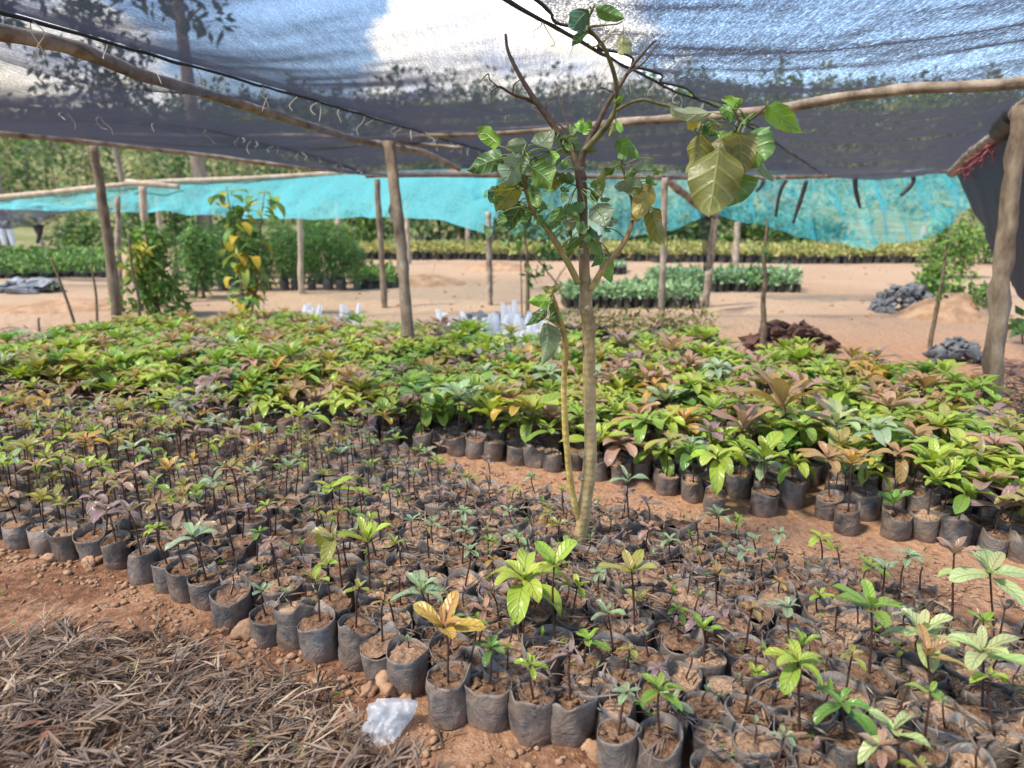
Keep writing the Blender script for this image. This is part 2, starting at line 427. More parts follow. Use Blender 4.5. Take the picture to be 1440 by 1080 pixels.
# ---------------------------------------------------------------- bags
BR, BH = .0575, .117
def bag_meshes(mbB, mbS, seg, hi, rng, R0=BR, H=BH, o=(0, 0, 0), miB=0, miS=0):
    sd = rng.random() * 90
    th = np.linspace(0, 2 * np.pi, seg, endpoint=False)
    a2 = rng.random() * .13; p2 = rng.random() * 6.28; p1 = rng.random() * 6.28; p3 = rng.random() * 6.28
    rim = H * (1 + (.03 + .10 * rng.random()) * np.sin(th + p1) + .07 * rng.random() * np.sin(2 * th + p3) + (.05 if hi else .02) * (vnoise(np.cos(th) * 2 + sd, np.sin(th) * 2 + sd) - .5))
    if rng.random() < .5:                            # a corner of the flat bag stands up as an ear
        rim = rim + H * .22 * np.exp(-((np.abs((th - p2 + np.pi) % (2 * np.pi) - np.pi)) / .35) ** 2)
    soil = H * (.84 + .15 * rng.random())
    fr = [0, .06, .2, .35, .5, .65, .8, .92, 1.0] if hi else [0, .5, 1.0]
    base = R0 * (.97 + .1 * rng.random())
    def rad(f, inner=0.0):
        z = f
        r = base * (.93 + .07 * min(1, f * 6)) * (1 + a2 * np.cos(2 * th + p2) * (.25 + .75 * f))
        if hi:
            r = r + R0 * .20 * (vnoise(np.cos(th) * 1.6 + sd, np.sin(th) * 1.6 + sd + f * 2.2) - .5) + R0 * .06 * (vnoise(np.cos(th) * 4.5 + sd * 2, np.sin(th) * 4.5 + f * .8) - .5) + R0 * .05 * (vnoise(np.cos(th) * 4 + sd, np.sin(th) * 4 + f * 11) - .5)
            r = r * (1 + .06 * max(0, f - .75) * 4 * (vnoise(np.cos(th) * 1.2 + sd, np.sin(th) * 1.2 - sd) - .4) * 2)
        return r - inner
    V = []
    for f in fr:
        r = rad(f); z = rim * f
        V.append(np.stack([np.cos(th) * r, np.sin(th) * r, z], 1))
    nb = len(fr)
    r = rad(1.0, .0022); V.append(np.stack([np.cos(th) * r, np.sin(th) * r, rim + .0005], 1))
    r = rad(.8, .003); V.append(np.stack([np.cos(th) * r, np.sin(th) * r, np.minimum(soil - .012, rim - .01)], 1))
    V = np.vstack(V) + np.asarray(o)
    F = [f[::-1] for f in grid_faces(nb + 1, seg, 0, True)]
    mbB.add(V, F, (1, 1, 1), None, miB)
    # soil surface
    nr = 6 if hi else 1
    pts = [np.array([[0, 0, soil + .004]])]
    mound = (rng.random() - .3) * .022
    for i in range(1, nr + 1):
        f = i / nr; rr = rad(.8, .002) * f
        x = np.cos(th) * rr; y = np.sin(th) * rr
        zz = soil + mound * (1 - f * f) + ((fbm(x * 34 + sd, y * 34, 4, 1) - .5) * .034 if hi else (rng.random() - .5) * .006)
        pts.append(np.stack([x, y, zz * np.ones(seg)], 1))
    V = np.vstack(pts) + np.asarray(o)
    F = [(0, 1 + j, 1 + (j + 1) % seg) for j in range(seg)]
    for i in range(nr - 1):
        for j in range(seg):
            a = 1 + i * seg; b = a + seg
            F.append((a + j, b + j, b + (j + 1) % seg, a + (j + 1) % seg))
    mbS.add(V, F, (1, 1, 1), None, miS)
    if hi and rng.random() < .85:                     # crumbs on the soil
        for _ in range(rng.randint(4, 16)):
            a = rng.random() * 6.28; q = rng.random() ** .6 * .046; s = .003 + .011 * rng.random() ** 2
            clod(mbS, (o[0] + math.cos(a) * q, o[1] + math.sin(a) * q, o[2] + soil + .003), s, rng, miS)
    return soil

_ico = None
def clod(mb, c, s, rng=random, mi=0, sub=1, tint=(1, 1, 1), flat=.75, jag=1.0):
    global _ico
    if _ico is None:
        import bmesh
        _ico = {}
        for k in (1, 2, 3):
            b = bmesh.new(); bmesh.ops.create_icosphere(b, subdivisions=k, radius=1)
            _ico[k] = (np.array([v.co[:] for v in b.verts]), [tuple(v.index for v in f.verts) for f in b.faces]); b.free()
    V, F = _ico[sub]
    sd = rng.random() * 60
    d = 1 + jag * .9 * (vnoise(V[:, 0] * 1.3 + sd, V[:, 1] * 1.3 + V[:, 2] * 1.7 + sd) - .5) + jag * .5 * (vnoise(V[:, 0] * 3 + sd, V[:, 1] * 3 - V[:, 2] * 3) - .5)
    sc = np.array((.8 + .5 * rng.random(), .8 + .4 * rng.random(), flat * (.8 + .4 * rng.random()))) * s
    W = V * d[:, None] * sc; a = rng.random() * 6.28
    W = np.stack([W[:, 0] * math.cos(a) - W[:, 1] * math.sin(a), W[:, 0] * math.sin(a) + W[:, 1] * math.cos(a), W[:, 2]], 1)
    mb.add(W + np.asarray(c), F, tint, None, mi)

BAGS = []
for i in range(22):
    rg = random.Random(100 + i); b, s = MB(), MB()
    z = bag_meshes(b, s, 36, True, rg)
    BAGS.append((b.mesh('bag_%02d' % i, M_bag), s.mesh('soil_%02d' % i, M_soil), z))
STEMS = []
for i in range(6):
    m_ = MB(); rg = random.Random(i)
    bx, by = (rg.random() - .5) * .016, (rg.random() - .5) * .016
    tube(m_, [(0, 0, -.06), (bx * .4, by * .4, .3), (bx, by, .65), (0, 0, 1.0)], [.0031, .003, .0026, .0022], 10, 7, .15)
    STEMS.append(m_.mesh('stem_%d' % i, M_stem))
ROS = {}
def ros_mesh(pal, n, style, k):
    key = (pal, n, style, k)
    if key not in ROS:
        m_ = MB(); rosette(m_, (0, 0, 0), 1.0, pal, n, random.Random((n * 131 + k * 17) % 9999 + len(pal) * 7), True, style)
        ROS[key] = m_.mesh('leaves_%s' % pal, M_leaf)
    return ROS[key]

# ---------------------------------------------------------------- layout of the two beds
def inside(p, poly):
    x, y = p; c = False; j = len(poly) - 1
    for i in range(len(poly)):
        xi, yi = poly[i]; xj, yj = poly[j]
        if (yi > y) != (yj > y) and x < (xj - xi) * (y - yi) / (yj - yi) + xi: c = not c
        j = i
    return c
FRONTPX = [(-190,725,0),(-130,735,0),(-78,748,0),(-25,758,0),(30,768,0),(66,774,0),(100,782,0),(137,784,0),(168,795,0),(203,815,0),(240,826,0),(264,836,0),(288,852,0),(328,873,0),(377,898,0),(415,901,0),
           (462,914,0),(503,928,0),(540,945,0),(575,960,0),(632,1010,0),(692,1020,0),(750,1026,0),(810,1037,0),(868,1075,0),(938,1104,0)]
front = [G(a, b)[:2] for a, b, c in FRONTPX]
d = np.array((.879, -.477))
while front[-1][0] < 2.4: front.append(front[-1] + d * .122 + RS.normal(0, .006, 2))
while front[0][0] > -4.4: front.insert(0, front[0] - d * .122 + RS.normal(0, .006, 2))
front = np.array(front)
backline = np.array([G(a, b)[:2] for a, b in [(-260,582),(0,590),(250,610),(540,640),(600,662),(640,682),(700,706),(860,741),(1000,775),(1155,820),(1300,858),(1440,906),(1700,1040)]])
def below_back(p):
    return p[1] < np.interp(p[0], backline[:, 0], backline[:, 1]) - .05
SEEDS = []            # dict(pos, row, bed)
cum = np.concatenate([[0], np.cumsum(np.linalg.norm(np.diff(front, axis=0), axis=1))])
TREE = G(812, 785)
for k in range(0, 26):
    if k == 0: pts = front.copy()
    else:
        s = np.arange(.06 if k % 2 else .0, cum[-1], .121)
        pts = np.stack([np.interp(s, cum, front[:, 0]), np.interp(s, cum, front[:, 1])], 1)
        sm = np.stack([np.interp(s, cum, np.convolve(np.pad(front[:, 0], 3, 'edge'), np.ones(7) / 7, 'valid')), np.interp(s, cum, np.convolve(np.pad(front[:, 1], 3, 'edge'), np.ones(7) / 7, 'valid'))], 1)
        w = max(0, 1 - k / 4); pts = pts * w + sm * (1 - w) + BEDN * .108 * k + RS.normal(0, .008, pts.shape)
    for p in pts:
        if k > 0 and not below_back(p): continue
        if np.hypot(p[0] - TREE[0], p[1] - TREE[1]) < .075: continue
        SEEDS.append(dict(pos=np.array(p), row=k, bed='near'))
lushpoly = [tuple(G(a, b)[:2]) for a, b in [(-200,566),(0,577),(250,600),(430,614),(620,642),(800,664),(940,692),(1000,707),(1100,730),(1250,760),(1440,798),(1640,850),
            (1640,760),(1440,650),(1375,612),(1250,560),(1040,538),(990,505),(860,516),(760,524),(690,524),(600,500),(430,474),(300,482),(100,508),(0,536),(-200,548)]]
MIDPOST = G(577, 500)
for k in range(0, 60):
    for i in range(-60, 70):
        p = np.array((-.43, 4.05)) + d * (.130 * i + .065 * (k % 2)) + BEDN * (.118 * k - 1.2) + RS.normal(0, .010, 2)
        if random.random() > .06 + .14 * np.clip((p[0] - .6) / .8, 0, 1) and inside(p, lushpoly) and np.hypot(*(p - MIDPOST[:2])) > .12: SEEDS.append(dict(pos=p, row=k, bed='back'))

# plants the photograph shows plainly: (head px, stem-foot px, span px, palette, leaves, style, label)
HERO = [
 (622,872,630,960,104,'amber',7,'star','yellow and orange leaved seedling, the most colourful in the front row'),
 (737,808,735,885,118,'lime',11,'droop','large bright green seedling with drooping leaves left of the tall young tree'),
 (780,788,780,905,96,'lime',5,'star','lime seedling on a tall stem just before the foot of the tree'),
 (690,905,689,965,52,'deep',8,'open','small dark green seedling rising from pale packed soil in front row'),
 (752,935,753,966,20,'grey',4,'bud','tiny seedling with a bare bud in pale soil in front row'),
 (803,912,802,985,50,'purple',5,'open','thin dark seedling with narrow purple leaves in a clod filled front bag'),
 (590,822,612,885,86,'grey',8,'open','grey green seedling standing behind the orange leaved one'),
 (690,828,703,880,56,'purple',7,'up','purple seedling between the grey green and the bright green ones'),
 (889,800,893,890,84,'olive',6,'up','olive seedling with long upright leaves right of the tree foot'),
 (1125,925,1125,1035,108,'lime',9,'droop','bright green seedling with long drooping leaves on a thick green stem'),
 (1228,846,1222,955,100,'green',7,'open','tall green seedling with broad ribbed leaves in the right half'),
 (1302,882,1305,950,108,'pale',10,'open','broad pale green rosette standing on the right'),
 (1396,800,1398,880,120,'pale',9,'open','largest pale green seedling, near the right edge by the path'),
 (1386,908,1382,1000,112,'pale',7,'open','wide pale green seedling below the largest one on the right'),
 (1262,1022,1265,1085,98,'pale',7,'open','yellow green seedling with a pinkish heart at the lower right'),
 (1398,948,1400,1025,60,'lime',4,'droop','seedling with one hanging lime leaf at the lower right'),
 (1308,915,1311,990,70,'rust',6,'up','brownish seedling with three dark stems before the pale rosette'),
 (1155,752,1157,795,46,'lime',6,'droop','single lime seedling in a round open bag at the path edge'),
 (884,672,884,735,58,'grey',5,'open','grey green four leaved seedling at the path edge beside the tree'),
 (1187,985,1190,1040,84,'deep',7,'droop','dark feathery leaved seedling at the lower right'),
 (1345,772,1340,872,54,'pink',6,'up','pinkish seedling on a long dark stem against the path'),
 (515,757,520,832,76,'lime',6,'up','lime seedling with upright leaves in the middle of the near bed'),
 (467,752,481,825,80,'olive',6,'droop','yellow green drooping seedling beside the upright lime one'),
 (440,812,450,880,52,'lime',4,'up','seedling with two round pale leaves near the front edge'),
 (268,748,290,812,76,'grey',6,'open','pale blue green seedling above the left front edge'),
 (464,682,470,730,70,'lime',6,'open','lime rosette in the middle of the near bed at left'),
 (928,965,928,1042,60,'green',9,'open','small bushy green seedling with leaves all along its stem'),
 (1110,850,1110,905,50,'grey',6,'open','grey green seedling with a yellow heart in the right half'),
 (1010,718,1010,760,42,'grey',6,'open','grey green seedling standing alone on the path edge'),
 (990,880,990,930,44,'green',6,'up','small light green seedling in the middle right of the bed'),
 (1200,645,1193,718,56,'amber',7,'up','golden leaved seedling in the front row beyond the path'),
 (1010,636,1005,692,90,'lime',9,'droop','lime seedling with hanging leaves in the front row beyond the path'),
 (1076,634,1075,694,86,'lime',7,'up','lime seedling with upright leaves beyond the path'),
 (1103,560,1112,655,124,'rust',7,'up','big rust leaved seedling towering over the leafy bed'),
 (1046,592,1048,660,86,'pink',7,'up','pinkish red seedling beside the big rust leaved one'),
 (1130,540,1132,630,86,'pink',8,'open','dark red seedling behind the big rust leaved one'),
 (1178,590,1182,665,104,'pale',9,'open','pale green ribbed seedling right of the big rust leaved one'),
 (1352,625,1355,690,100,'lime',8,'open','broad lime seedling near the right post'),
 (1165,640,1166,700,74,'rust',8,'open','bronze seedling below the pale ribbed one'),
 (1160,745,1160,800,1,'lime',1,'bud',None),
 (420,578,425,645,72,'lime',7,'open','bright lime seedling at the front of the leafy bed on the left'),
 (240,560,244,605,90,'lime',9,'droop','lime seedling at the left front of the leafy bed'),
 (700,690,708,720,34,'pink',5,'open','small pinkish seedling on the bare path left of the tree'),
 (1000,600,1002,668,60,'purple',8,'open','purple seedling in the leafy bed behind the drooping lime one'),
 (1215,640,1217,700,60,'rust',6,'open','bronze leaved seedling beside the golden one'),
 (1425,655,1428,720,90,'lime',7,'droop','lime seedling at the far right edge beyond the path'),
]
HERO = [h for h in HERO if h[8]]
SOILZ = .100
for h in HERO:
    q = Zp(h[2], h[3], SOILZ); 
    bed = 'back' if (not below_back(q[:2])) and q[1] > np.interp(q[0], backline[:, 0], backline[:, 1]) + .12 else 'near'
    best = None
    for s in SEEDS:
        if s['bed'] != bed or 'hero' in s: continue
        dd = np.hypot(*(s['pos'] - q[:2]))
        if best is None or dd < best[0]: best = (dd, s)
    s = best[1]
    if best[0] > .16: s = dict(pos=q[:2], row=12 if bed == 'near' else 9, bed=bed); SEEDS.append(s)
    s['pos'] = np.array(q[:2]); hd = P(h[0], h[1], q[1] - .01)
    dep = proj(q)[2]
    s['hero'] = dict(pal=h[5], n=h[6], style=h[7], label=h[8], h=max(.02, hd[2] - SOILZ), L=h[4] * dep / FPX / 1.5, off=(hd[0] - q[0], 0))

def choose(s):
    """kind of plant for a place in a bed"""
    x, y = s['pos']; r = random.random()
    if s['bed'] == 'near':
        left = np.clip((-x - .2) / 1.6, 0, 1); n = vnoise(x * 2.2, y * 2.2, 5)
        back = np.clip((y - 2.4) / 1.2, 0, 1) * left
        if r < .46 - .38 * left: s.update(pal=random.choice(['grey', 'purple', 'green']), n=4, style='bud', L=.022 + .02 * random.random(), h=.03 + .06 * random.random())
        elif r < .54 - .46 * left: s.update(pal='grey', n=0, style='bud', L=.01, h=.03)
        else:
            pal = random.choices(['lime', 'green', 'grey', 'olive', 'amber', 'pink', 'purple', 'rust'],
                                 [1.0, 1.6, 2.2, 1.2 + 2.2 * left, .2 + .35 * left, 1.0 + 1.3 * left, 1.5 + .8 * left, .5 + .5 * left])[0]
            big = .62 + .5 * n + .42 * left * (.4 + random.random())
            s.update(pal=pal, n=random.randint(5, 8), style=random.choice(['open', 'open', 'up', 'droop']),
                     L=(.042 + .036 * random.random()) * big * (1 + .12 * left), h=(.09 + .11 * random.random()) * (.78 + .62 * left))
            if x > .9 and random.random() < .35: s['L'] *= 1.4; s['h'] *= 1.25
    else:
        q = vnoise(x * 1.1 + 3, y * 1.1, 8)
        edge = np.clip((y - np.interp(x, backline[:, 0], backline[:, 1]) - .35) / .9, 0, 1)
        rgt = np.clip((x - .4) / 1.0, 0, 1)
        pal = random.choices(['lime', 'green', 'deep', 'olive', 'amber', 'rust', 'pink', 'purple', 'grey'],
                             [3.4, 3.2 + 2.0 * (q > .5), 1.1, 2.2, .4, 1.0, .9 + .8 * rgt, .6 + .8 * rgt, .8 + .5 * rgt])[0]
        sc = (1 - .52 * rgt * (1 - edge)) * (.8 + .45 * q)
        s.update(pal=pal, n=random.randint(7, 11), style=random.choice(['open', 'droop', 'droop', 'up', 'star']),
                 L=(.13 + .075 * random.random()) * sc, h=(.10 + .15 * random.random()) * sc * (1 - .25 * rgt * (1 - edge)))
for s in SEEDS:
    if 'hero' in s:
        h = s['hero']; s.update(pal=h['pal'], n=h['n'], style=h['style'], L=h['L'], h=h['h'], off=h['off'])
    else: choose(s)
    x, y = s['pos']; s['z'] = float(gz(x, y)) - .006
    s['px'] = proj((x, y, s['z'] + .1)); s['vis'] = -60 < s['px'][0] < 1500 and s['px'][1] < 1150 and y > .5
    s['dist'] = math.hypot(x, y)
SEEDS = [s for s in SEEDS if -260 < s['px'][0] < 1700 and s['px'][1] < 1400]
ORD = ['', 'first', 'second', 'third', 'fourth', 'fifth', 'sixth', 'seventh', 'eighth', 'ninth', 'tenth', 'eleventh', 'twelfth', 'thirteenth', 'fourteenth', 'fifteenth',
       'sixteenth', 'seventeenth', 'eighteenth', 'nineteenth', 'twentieth']
def ordn(n):
    if n <= 20: return ORD[n]
    t, u = divmod(n, 10); T = {2: 'twenty', 3: 'thirty', 4: 'forty', 5: 'fifty', 6: 'sixty'}[t]
    return T + '-' + ORD[u] if u else {2: 'twentieth', 3: 'thirtieth', 4: 'fortieth', 5: 'fiftieth', 6: 'sixtieth'}[t]
for bed in ('near', 'back'):
    rows = {}
    for s in SEEDS:
        if s['bed'] == bed and 0 <= s['px'][0] <= 1440 and s['px'][1] < 1090: rows.setdefault(s['row'], []).append(s)
    for q, k in enumerate(sorted(rows)):
        for i, s in enumerate(sorted(rows[k], key=lambda a: a['px'][0])): s['rc'] = (q + 1, i + 1)
LIMIT = 300
stuffB = {'near': MB(), 'back': MB()}
for bed in ('near', 'back'):
    L_ = sorted([s for s in SEEDS if s['bed'] == bed], key=lambda a: (('rc' not in a) and ('hero' not in a), a['dist']))
    for i, s in enumerate(L_):
        x, y = s['pos']; rz = random.random() * 6.28
        ind = i < LIMIT and ('rc' in s or 'hero' in s)
        off = s.get('off', ((random.random() - .5) * .05, (random.random() - .5) * .03))
        if ind:
            name = 'potted_seedling' if bed == 'near' else 'leafy_seedling'
            e = empty(name, (x, y, s['z']))
            if 'hero' in s: lab = s['hero']['label']
            else:
                lab = '%s seedling, %s from the left in %s row of the %s bed' % (PAL[s['pal']][3] if s['n'] else 'leafless', ordn(s['rc'][1]),
                      'the front' if s['rc'][0] == 1 else ordn(s['rc'][0]), 'near' if bed == 'near' else 'leafy back')
            tag(e, lab, 'seedling', 'small seedlings in black bags in the near bed' if bed == 'near' else 'leafy seedlings packed in the back bed')
            b, so, z = BAGS[random.randrange(len(BAGS))]
            sc = 1.0 + (random.random() - .5) * .22
            if bed == 'near' and s['row'] == 0: sc *= 1.04
            ob = link('bag', b, e); ob.rotation_euler = ((random.random() - .5) * .22, (random.random() - .5) * .22, rz); ob.scale = (sc, sc, sc * (.94 + .14 * random.random()))
            os_ = link('soil', so, e); os_.rotation_euler = ob.rotation_euler; os_.scale = ob.scale
            z *= ob.scale[2]
            if s['n'] == 0 and random.random() < .5: continue
            st = link('stem', STEMS[random.randrange(6)], e); st.location = (0, 0, z - .004)
            hh = max(.02, s['h'] + (SOILZ - z if 'hero' in s else 0)); st.scale = (.9 + .3 * hh / .2, .9 + .3 * hh / .2, hh)
            st.rotation_euler = (0, math.atan2(off[0], hh), 0); 
            tip = (off[0], 0, z - .004 + hh)
            if s['n']:
                lv = link('leaves', ros_mesh(s['pal'], s['n'], s['style'], random.randrange(5)), e)
                lv.location = tip; lv.scale = (s['L'] * random.uniform(.88, 1.12), s['L'] * random.uniform(.88, 1.12), s['L'] * random.uniform(.8, 1.2)); lv.rotation_euler = ((random.random() - .5) * .25, (random.random() - .5) * .25, random.random() * 6.28)
        else:
            m_ = stuffB[bed]; near = s['dist'] < 4.2
            hi = near and s['vis']
            zz = bag_meshes(m_, m_, 16 if near else 10, False, random, BR, BH, (x, y, s['z']), 0, 1)
            z0 = s['z'] + zz
            tip = (x + off[0], y + off[1], z0 + s['h'])
            if s['n']:
                tube(m_, [(x, y, z0 - .01), tip], [.0035, .0028], 2, 5, 0, (1, 1, 1), 2)
                rosette(m_, tip, s['L'], s['pal'], s['n'], random, hi, s['style'], 3)
tag(stuffB['near'].build('potted_seedlings', [M_bag, M_soil, M_stem, M_leaf]), 'remaining small bagged seedlings filling the far part of the near bed', 'seedlings', 'small seedlings in black bags in the near bed', 'stuff')
tag(stuffB['back'].build('leafy_seedlings', [M_bag, M_soil, M_stem, M_leaf]), 'mass of leafy green and bronze seedlings filling the back bed', 'seedlings', 'leafy seedlings packed in the back bed', 'stuff')
print('SEEDS', len([s for s in SEEDS if s['bed'] == 'near']), len([s for s in SEEDS if s['bed'] == 'back']))

# ---------------------------------------------------------------- the young tree in the near bed
TY = float(TREE[1])
tree = empty('young_tree', (TREE[0], TY, 0))
tag(tree, 'slender young tree with broad moth-eaten leaves rising through the middle of the near bed', 'tree')
TP = Vector((TREE[0], TY, 0))
M_tbark = None
def tree_bark():
    m, nt, out = mat('young_tree_bark'); N = NT(nt)
    p = N.pos(); z = N.n('SeparateXYZ'); N.l(p, z.inputs[0])
    n = N.noise(30, 7, N.scale(p, (1, 1, .5)), .65); n2 = N.noise(7, 4, p)
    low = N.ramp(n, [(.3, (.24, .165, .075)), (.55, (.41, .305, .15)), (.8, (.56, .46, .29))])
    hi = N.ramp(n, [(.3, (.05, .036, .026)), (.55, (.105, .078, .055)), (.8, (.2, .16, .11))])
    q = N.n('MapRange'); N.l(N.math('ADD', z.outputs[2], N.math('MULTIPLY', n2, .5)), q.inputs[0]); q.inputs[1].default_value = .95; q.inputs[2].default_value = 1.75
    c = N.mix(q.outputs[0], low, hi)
    c = N.mix(1.0, c, N.attr('tint'), 'MULTIPLY')
    rings = N.math('SINE', N.math('MULTIPLY', N.math('ADD', z.outputs[2], N.math('MULTIPLY', n, .03)), 210))
    h = N.math('ADD', n, N.math('MULTIPLY', rings, .10))
    b = N.bsdf(c, .7, N.bump(h, .7, .006), .3); N.l(b.outputs[0], out.inputs[0]); return m
M_tbark = tree_bark()
def TYat(py): return TY - .30 * np.clip((785 - py) / 780, 0, 1)
def tpts(L, dy0=0.0, dy1=0.0):
    n = len(L); out = []
    for i, (px, py) in enumerate(L):
        out.append(P(px, py, TYat(py) + dy0 + (dy1 - dy0) * i / max(1, n - 1)))
    return out
def rpx(r): return r * 2.68 / FPX
BPTS = []
def tbranch(name, L, r0, r1, dy0=0, dy1=0, rough=.12, tint=(1, 1, 1), knots=0, seg=9, extra=None, scars=()):
    m_ = MB(); pts = tpts(L, dy0, dy1); rad = np.linspace(rpx(r0), rpx(r1), len(pts))
    if isinstance(r0, list): rad = [rpx(q) for q in r0]
    tube(m_, pts, rad, len(pts) * 5, seg, rough, tint, knots=knots)
    BPTS.extend(list(smooth_path(pts, rad, len(pts) * 8)[0]))
    for e in (extra or []):
        q = tpts(e[0], *(e[2:4] if len(e) > 3 else (dy1, dy1))); tube(m_, q, np.linspace(rpx(e[1]), rpx(.6), len(q)), len(q) * 4, 6, .15, tint)
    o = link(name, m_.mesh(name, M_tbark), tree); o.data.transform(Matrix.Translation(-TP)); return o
M_scar = noise_material('pruning_scar', [(.3, (.3, .2, .1)), (.7, (.62, .5, .32))], 120, .8, .4)
trunk = tbranch('trunk', [(811,800),(812,785),(818,745),(822,715),(829,660),(830,600),(828,520),(826,440),(822,380),(820,330),(819,280),(814,235)],
                [17,14.5,13,12.6,12,10.8,10,9.2,8.4,7.4,6.8,6.4], None, rough=.10, knots=7, seg=18) if False else None
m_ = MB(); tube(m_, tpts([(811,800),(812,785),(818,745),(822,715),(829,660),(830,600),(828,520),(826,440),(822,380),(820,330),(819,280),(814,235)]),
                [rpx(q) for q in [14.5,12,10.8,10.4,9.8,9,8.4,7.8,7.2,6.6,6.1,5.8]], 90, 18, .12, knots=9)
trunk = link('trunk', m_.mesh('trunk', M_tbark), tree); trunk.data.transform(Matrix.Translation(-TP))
for (px, py, sx) in [(826,433,0),(820,486,-1),(833,525,1),(827,578,0),(836,612,1),(824,640,-1),(831,655,1),(822,672,-1),(833,706,1)]:   # sawn-off twigs on the trunk
    c = P(px + sx * 6, py, TYat(py) - rpx(9 if sx == 0 else 4)); s_ = MB()
    dv = np.array((sx * .8, -1.0 if sx == 0 else -.5, .25)); dv /= np.linalg.norm(dv)
    tube(s_, [c - dv * .010, c, c + dv * .006], [rpx(5), rpx(4.2), rpx(3.2)], 6, 10, .2)
    o = link('pruning_scar', s_.mesh('pruning_scar', M_scar), trunk); o.data.transform(Matrix.Translation(-TP))
DK = (.8, .72, .7)
tbranch('branch', [(814,240),(808,222),(800,210),(770,165),(745,130),(725,95),(714,70),(711,48)], 5.2, 1.6, 0, .12, .12, DK, 2,
        extra=[([(757,146),(740,139),(720,132),(702,122),(692,128),(688,124)], 3.0, .1, .02), ([(721,131),(724,118),(738,108)], 1.0, .05, .0), ([(700,122),(689,112),(686,104),(674,116)], .9, .03, .0), ([(690,127),(692,138),(689,147)], .8, .02, .0)])
tbranch('branch', [(815,240),(820,215),(826,203),(838,180),(855,145),(872,120),(890,92),(915,63),(923,57)], 5.0, 1.1, 0, .05, .12, DK, 2,
        extra=[([(880,105),(905,88),(917,72),(928,60)], 1.4, .02, .05), ([(850,160),(840,128),(852,124)], 1.0, .02, .1), ([(862,130),(845,122)], .9, 0, 0)])
GN = (1.15, 1.5, .95)
tbranch('branch', [(822,212),(838,194),(856,172),(868,150),(868,140),(865,110),(852,72),(838,52),(828,40),(828,26),(835,10)], 4.2, 1.2, -.02, -.22, .1, GN, 1,
        extra=[([(828,38),(845,36),(866,34),(876,30)], 1.6, -.2, -.2), ([(846,62),(832,66),(826,58)], 1.2, -.18, -.18), ([(876,34),(877,48)], .5, -.2, -.2)])
tbranch('branch', [(868,155),(885,145),(905,140),(925,145),(950,152),(965,160),(972,182),(1000,203),(1015,203),(1030,192),(1040,178),(1060,165),(1077,150)], 2.4, 1.2, -.1, -.45, .1, GN, 0,
        extra=[([(1040,180),(1036,160),(1030,153)], 1.0, -.42, -.42), ([(1000,203),(1008,206)], 1.2, -.36, -.40), ([(1032,190),(1022,200)], 1.0, -.4, -.4), ([(985,190),(986,172)], .8, -.33, -.33)])
tbranch('branch', [(813,398),(800,372),(775,330),(752,300),(741,272),(735,235),(737,215)], 4.8, 2.0, -.02, -.12, .1, (1.3, 1.45, .9), 1,
        extra=[([(737,250),(722,250),(712,246)], 1.2, -.1, -.12), ([(752,300),(740,296),(730,290)], 1.2, -.08, -.1), ([(735,232),(752,222),(768,214),(785,205)], 1.4, -.12, -.05)])
tbranch('branch', [(830,408),(850,375),(875,345),(888,315),(889,285),(880,255),(874,222)], 4.4, 1.4, -.02, .10, .1, (1.6, 1.5, 1.1), 1,
        extra=[([(889,290),(905,280),(915,262),(920,240)], 1.6, .07, .04), ([(889,296),(908,294),(920,296)], 1.2, .06, .03), ([(878,250),(877,236)], 1.0, .08, .1)])
tbranch('branch', [(817,735),(812,722),(806,700),(800,660),(795,600),(793,540),(796,500),(795,480),(788,450),(780,425),(774,408)], 5.4, 3.0, 0, -.10, .14, (1.25, 1.2, .75), 5,
        extra=[([(790,462),(775,452),(760,444)], 1.3, -.1, -.16), ([(787,468),(778,462),(770,458)], 1.2, -.1, -.14), ([(776,412),(766,424)], 1.2, -.1, -.14)])
tbranch('twig', [(812,262),(806,205),(795,165),(785,130),(780,114)], 1.8, .8, 0, .18, .15, DK, 0, extra=[([(803,195),(790,178),(772,165),(760,160),(748,152)], 1.3, .12, .2), ([(770,165),(768,146),(776,138)], .7, .14, .16)])

def pleaf(mb, b, t, wpx, col, dy=0.0, fold=.3, curl=None, face=0.0, tip=None, lean=0.0, wave=.10):
    """broad leaf from pixel b to pixel t; face = turn of the blade about its midrib"""
    A = P(b[0], b[1], TYat(b[1]) + dy); B = P(t[0], t[1], TYat(b[1]) + dy + lean)
    ax = B - A; L = np.linalg.norm(ax); ax /= L
    view = A - np.array((0, 0, CAM_H)); view /= np.linalg.norm(view)
    side = np.cross(ax, view); side /= np.linalg.norm(side) + 1e-9; nrm = np.cross(side, ax)
    c, s = math.cos(face), math.sin(face); side, nrm = side * c + nrm * s, nrm * c - side * s
    m2 = MB(); W = wpx * 2.6 / FPX
    leaf(m2, (0, 0, 0), 0, 0.0, L, W, 0.0, col, 10, 8, 0, fold, 1, wave, random, tip)
    V = m2.v[0]; cu = (.25 if curl is None else curl)
    u = V[:, 0] / L
    bend = cu * L * (u * (1 - u)) * 1.6 - .12 * W * np.abs(V[:, 1] / (W * .5 + 1e-9)) ** 2 * (1 if fold < .2 else 0)
    V2 = A + np.outer(V[:, 0], ax) + np.outer(V[:, 1], side) + np.outer(V[:, 2] + bend, nrm)
    # nibbled edge and lobes
    uv = m2.u[0]; q = random.random() * 30
    push = (vnoise(uv[:, 0] * 9 + q, np.sign(uv[:, 1]) * 3 + q) - .35) * .22 * np.abs(uv[:, 1]) ** 2
    V2 -= np.outer(V[:, 1] * push, side)
    F = [f for f in m2.f if w > 40 or not (random.random() < .012)]
    mb.add(V2, F, m2.t[0], uv)
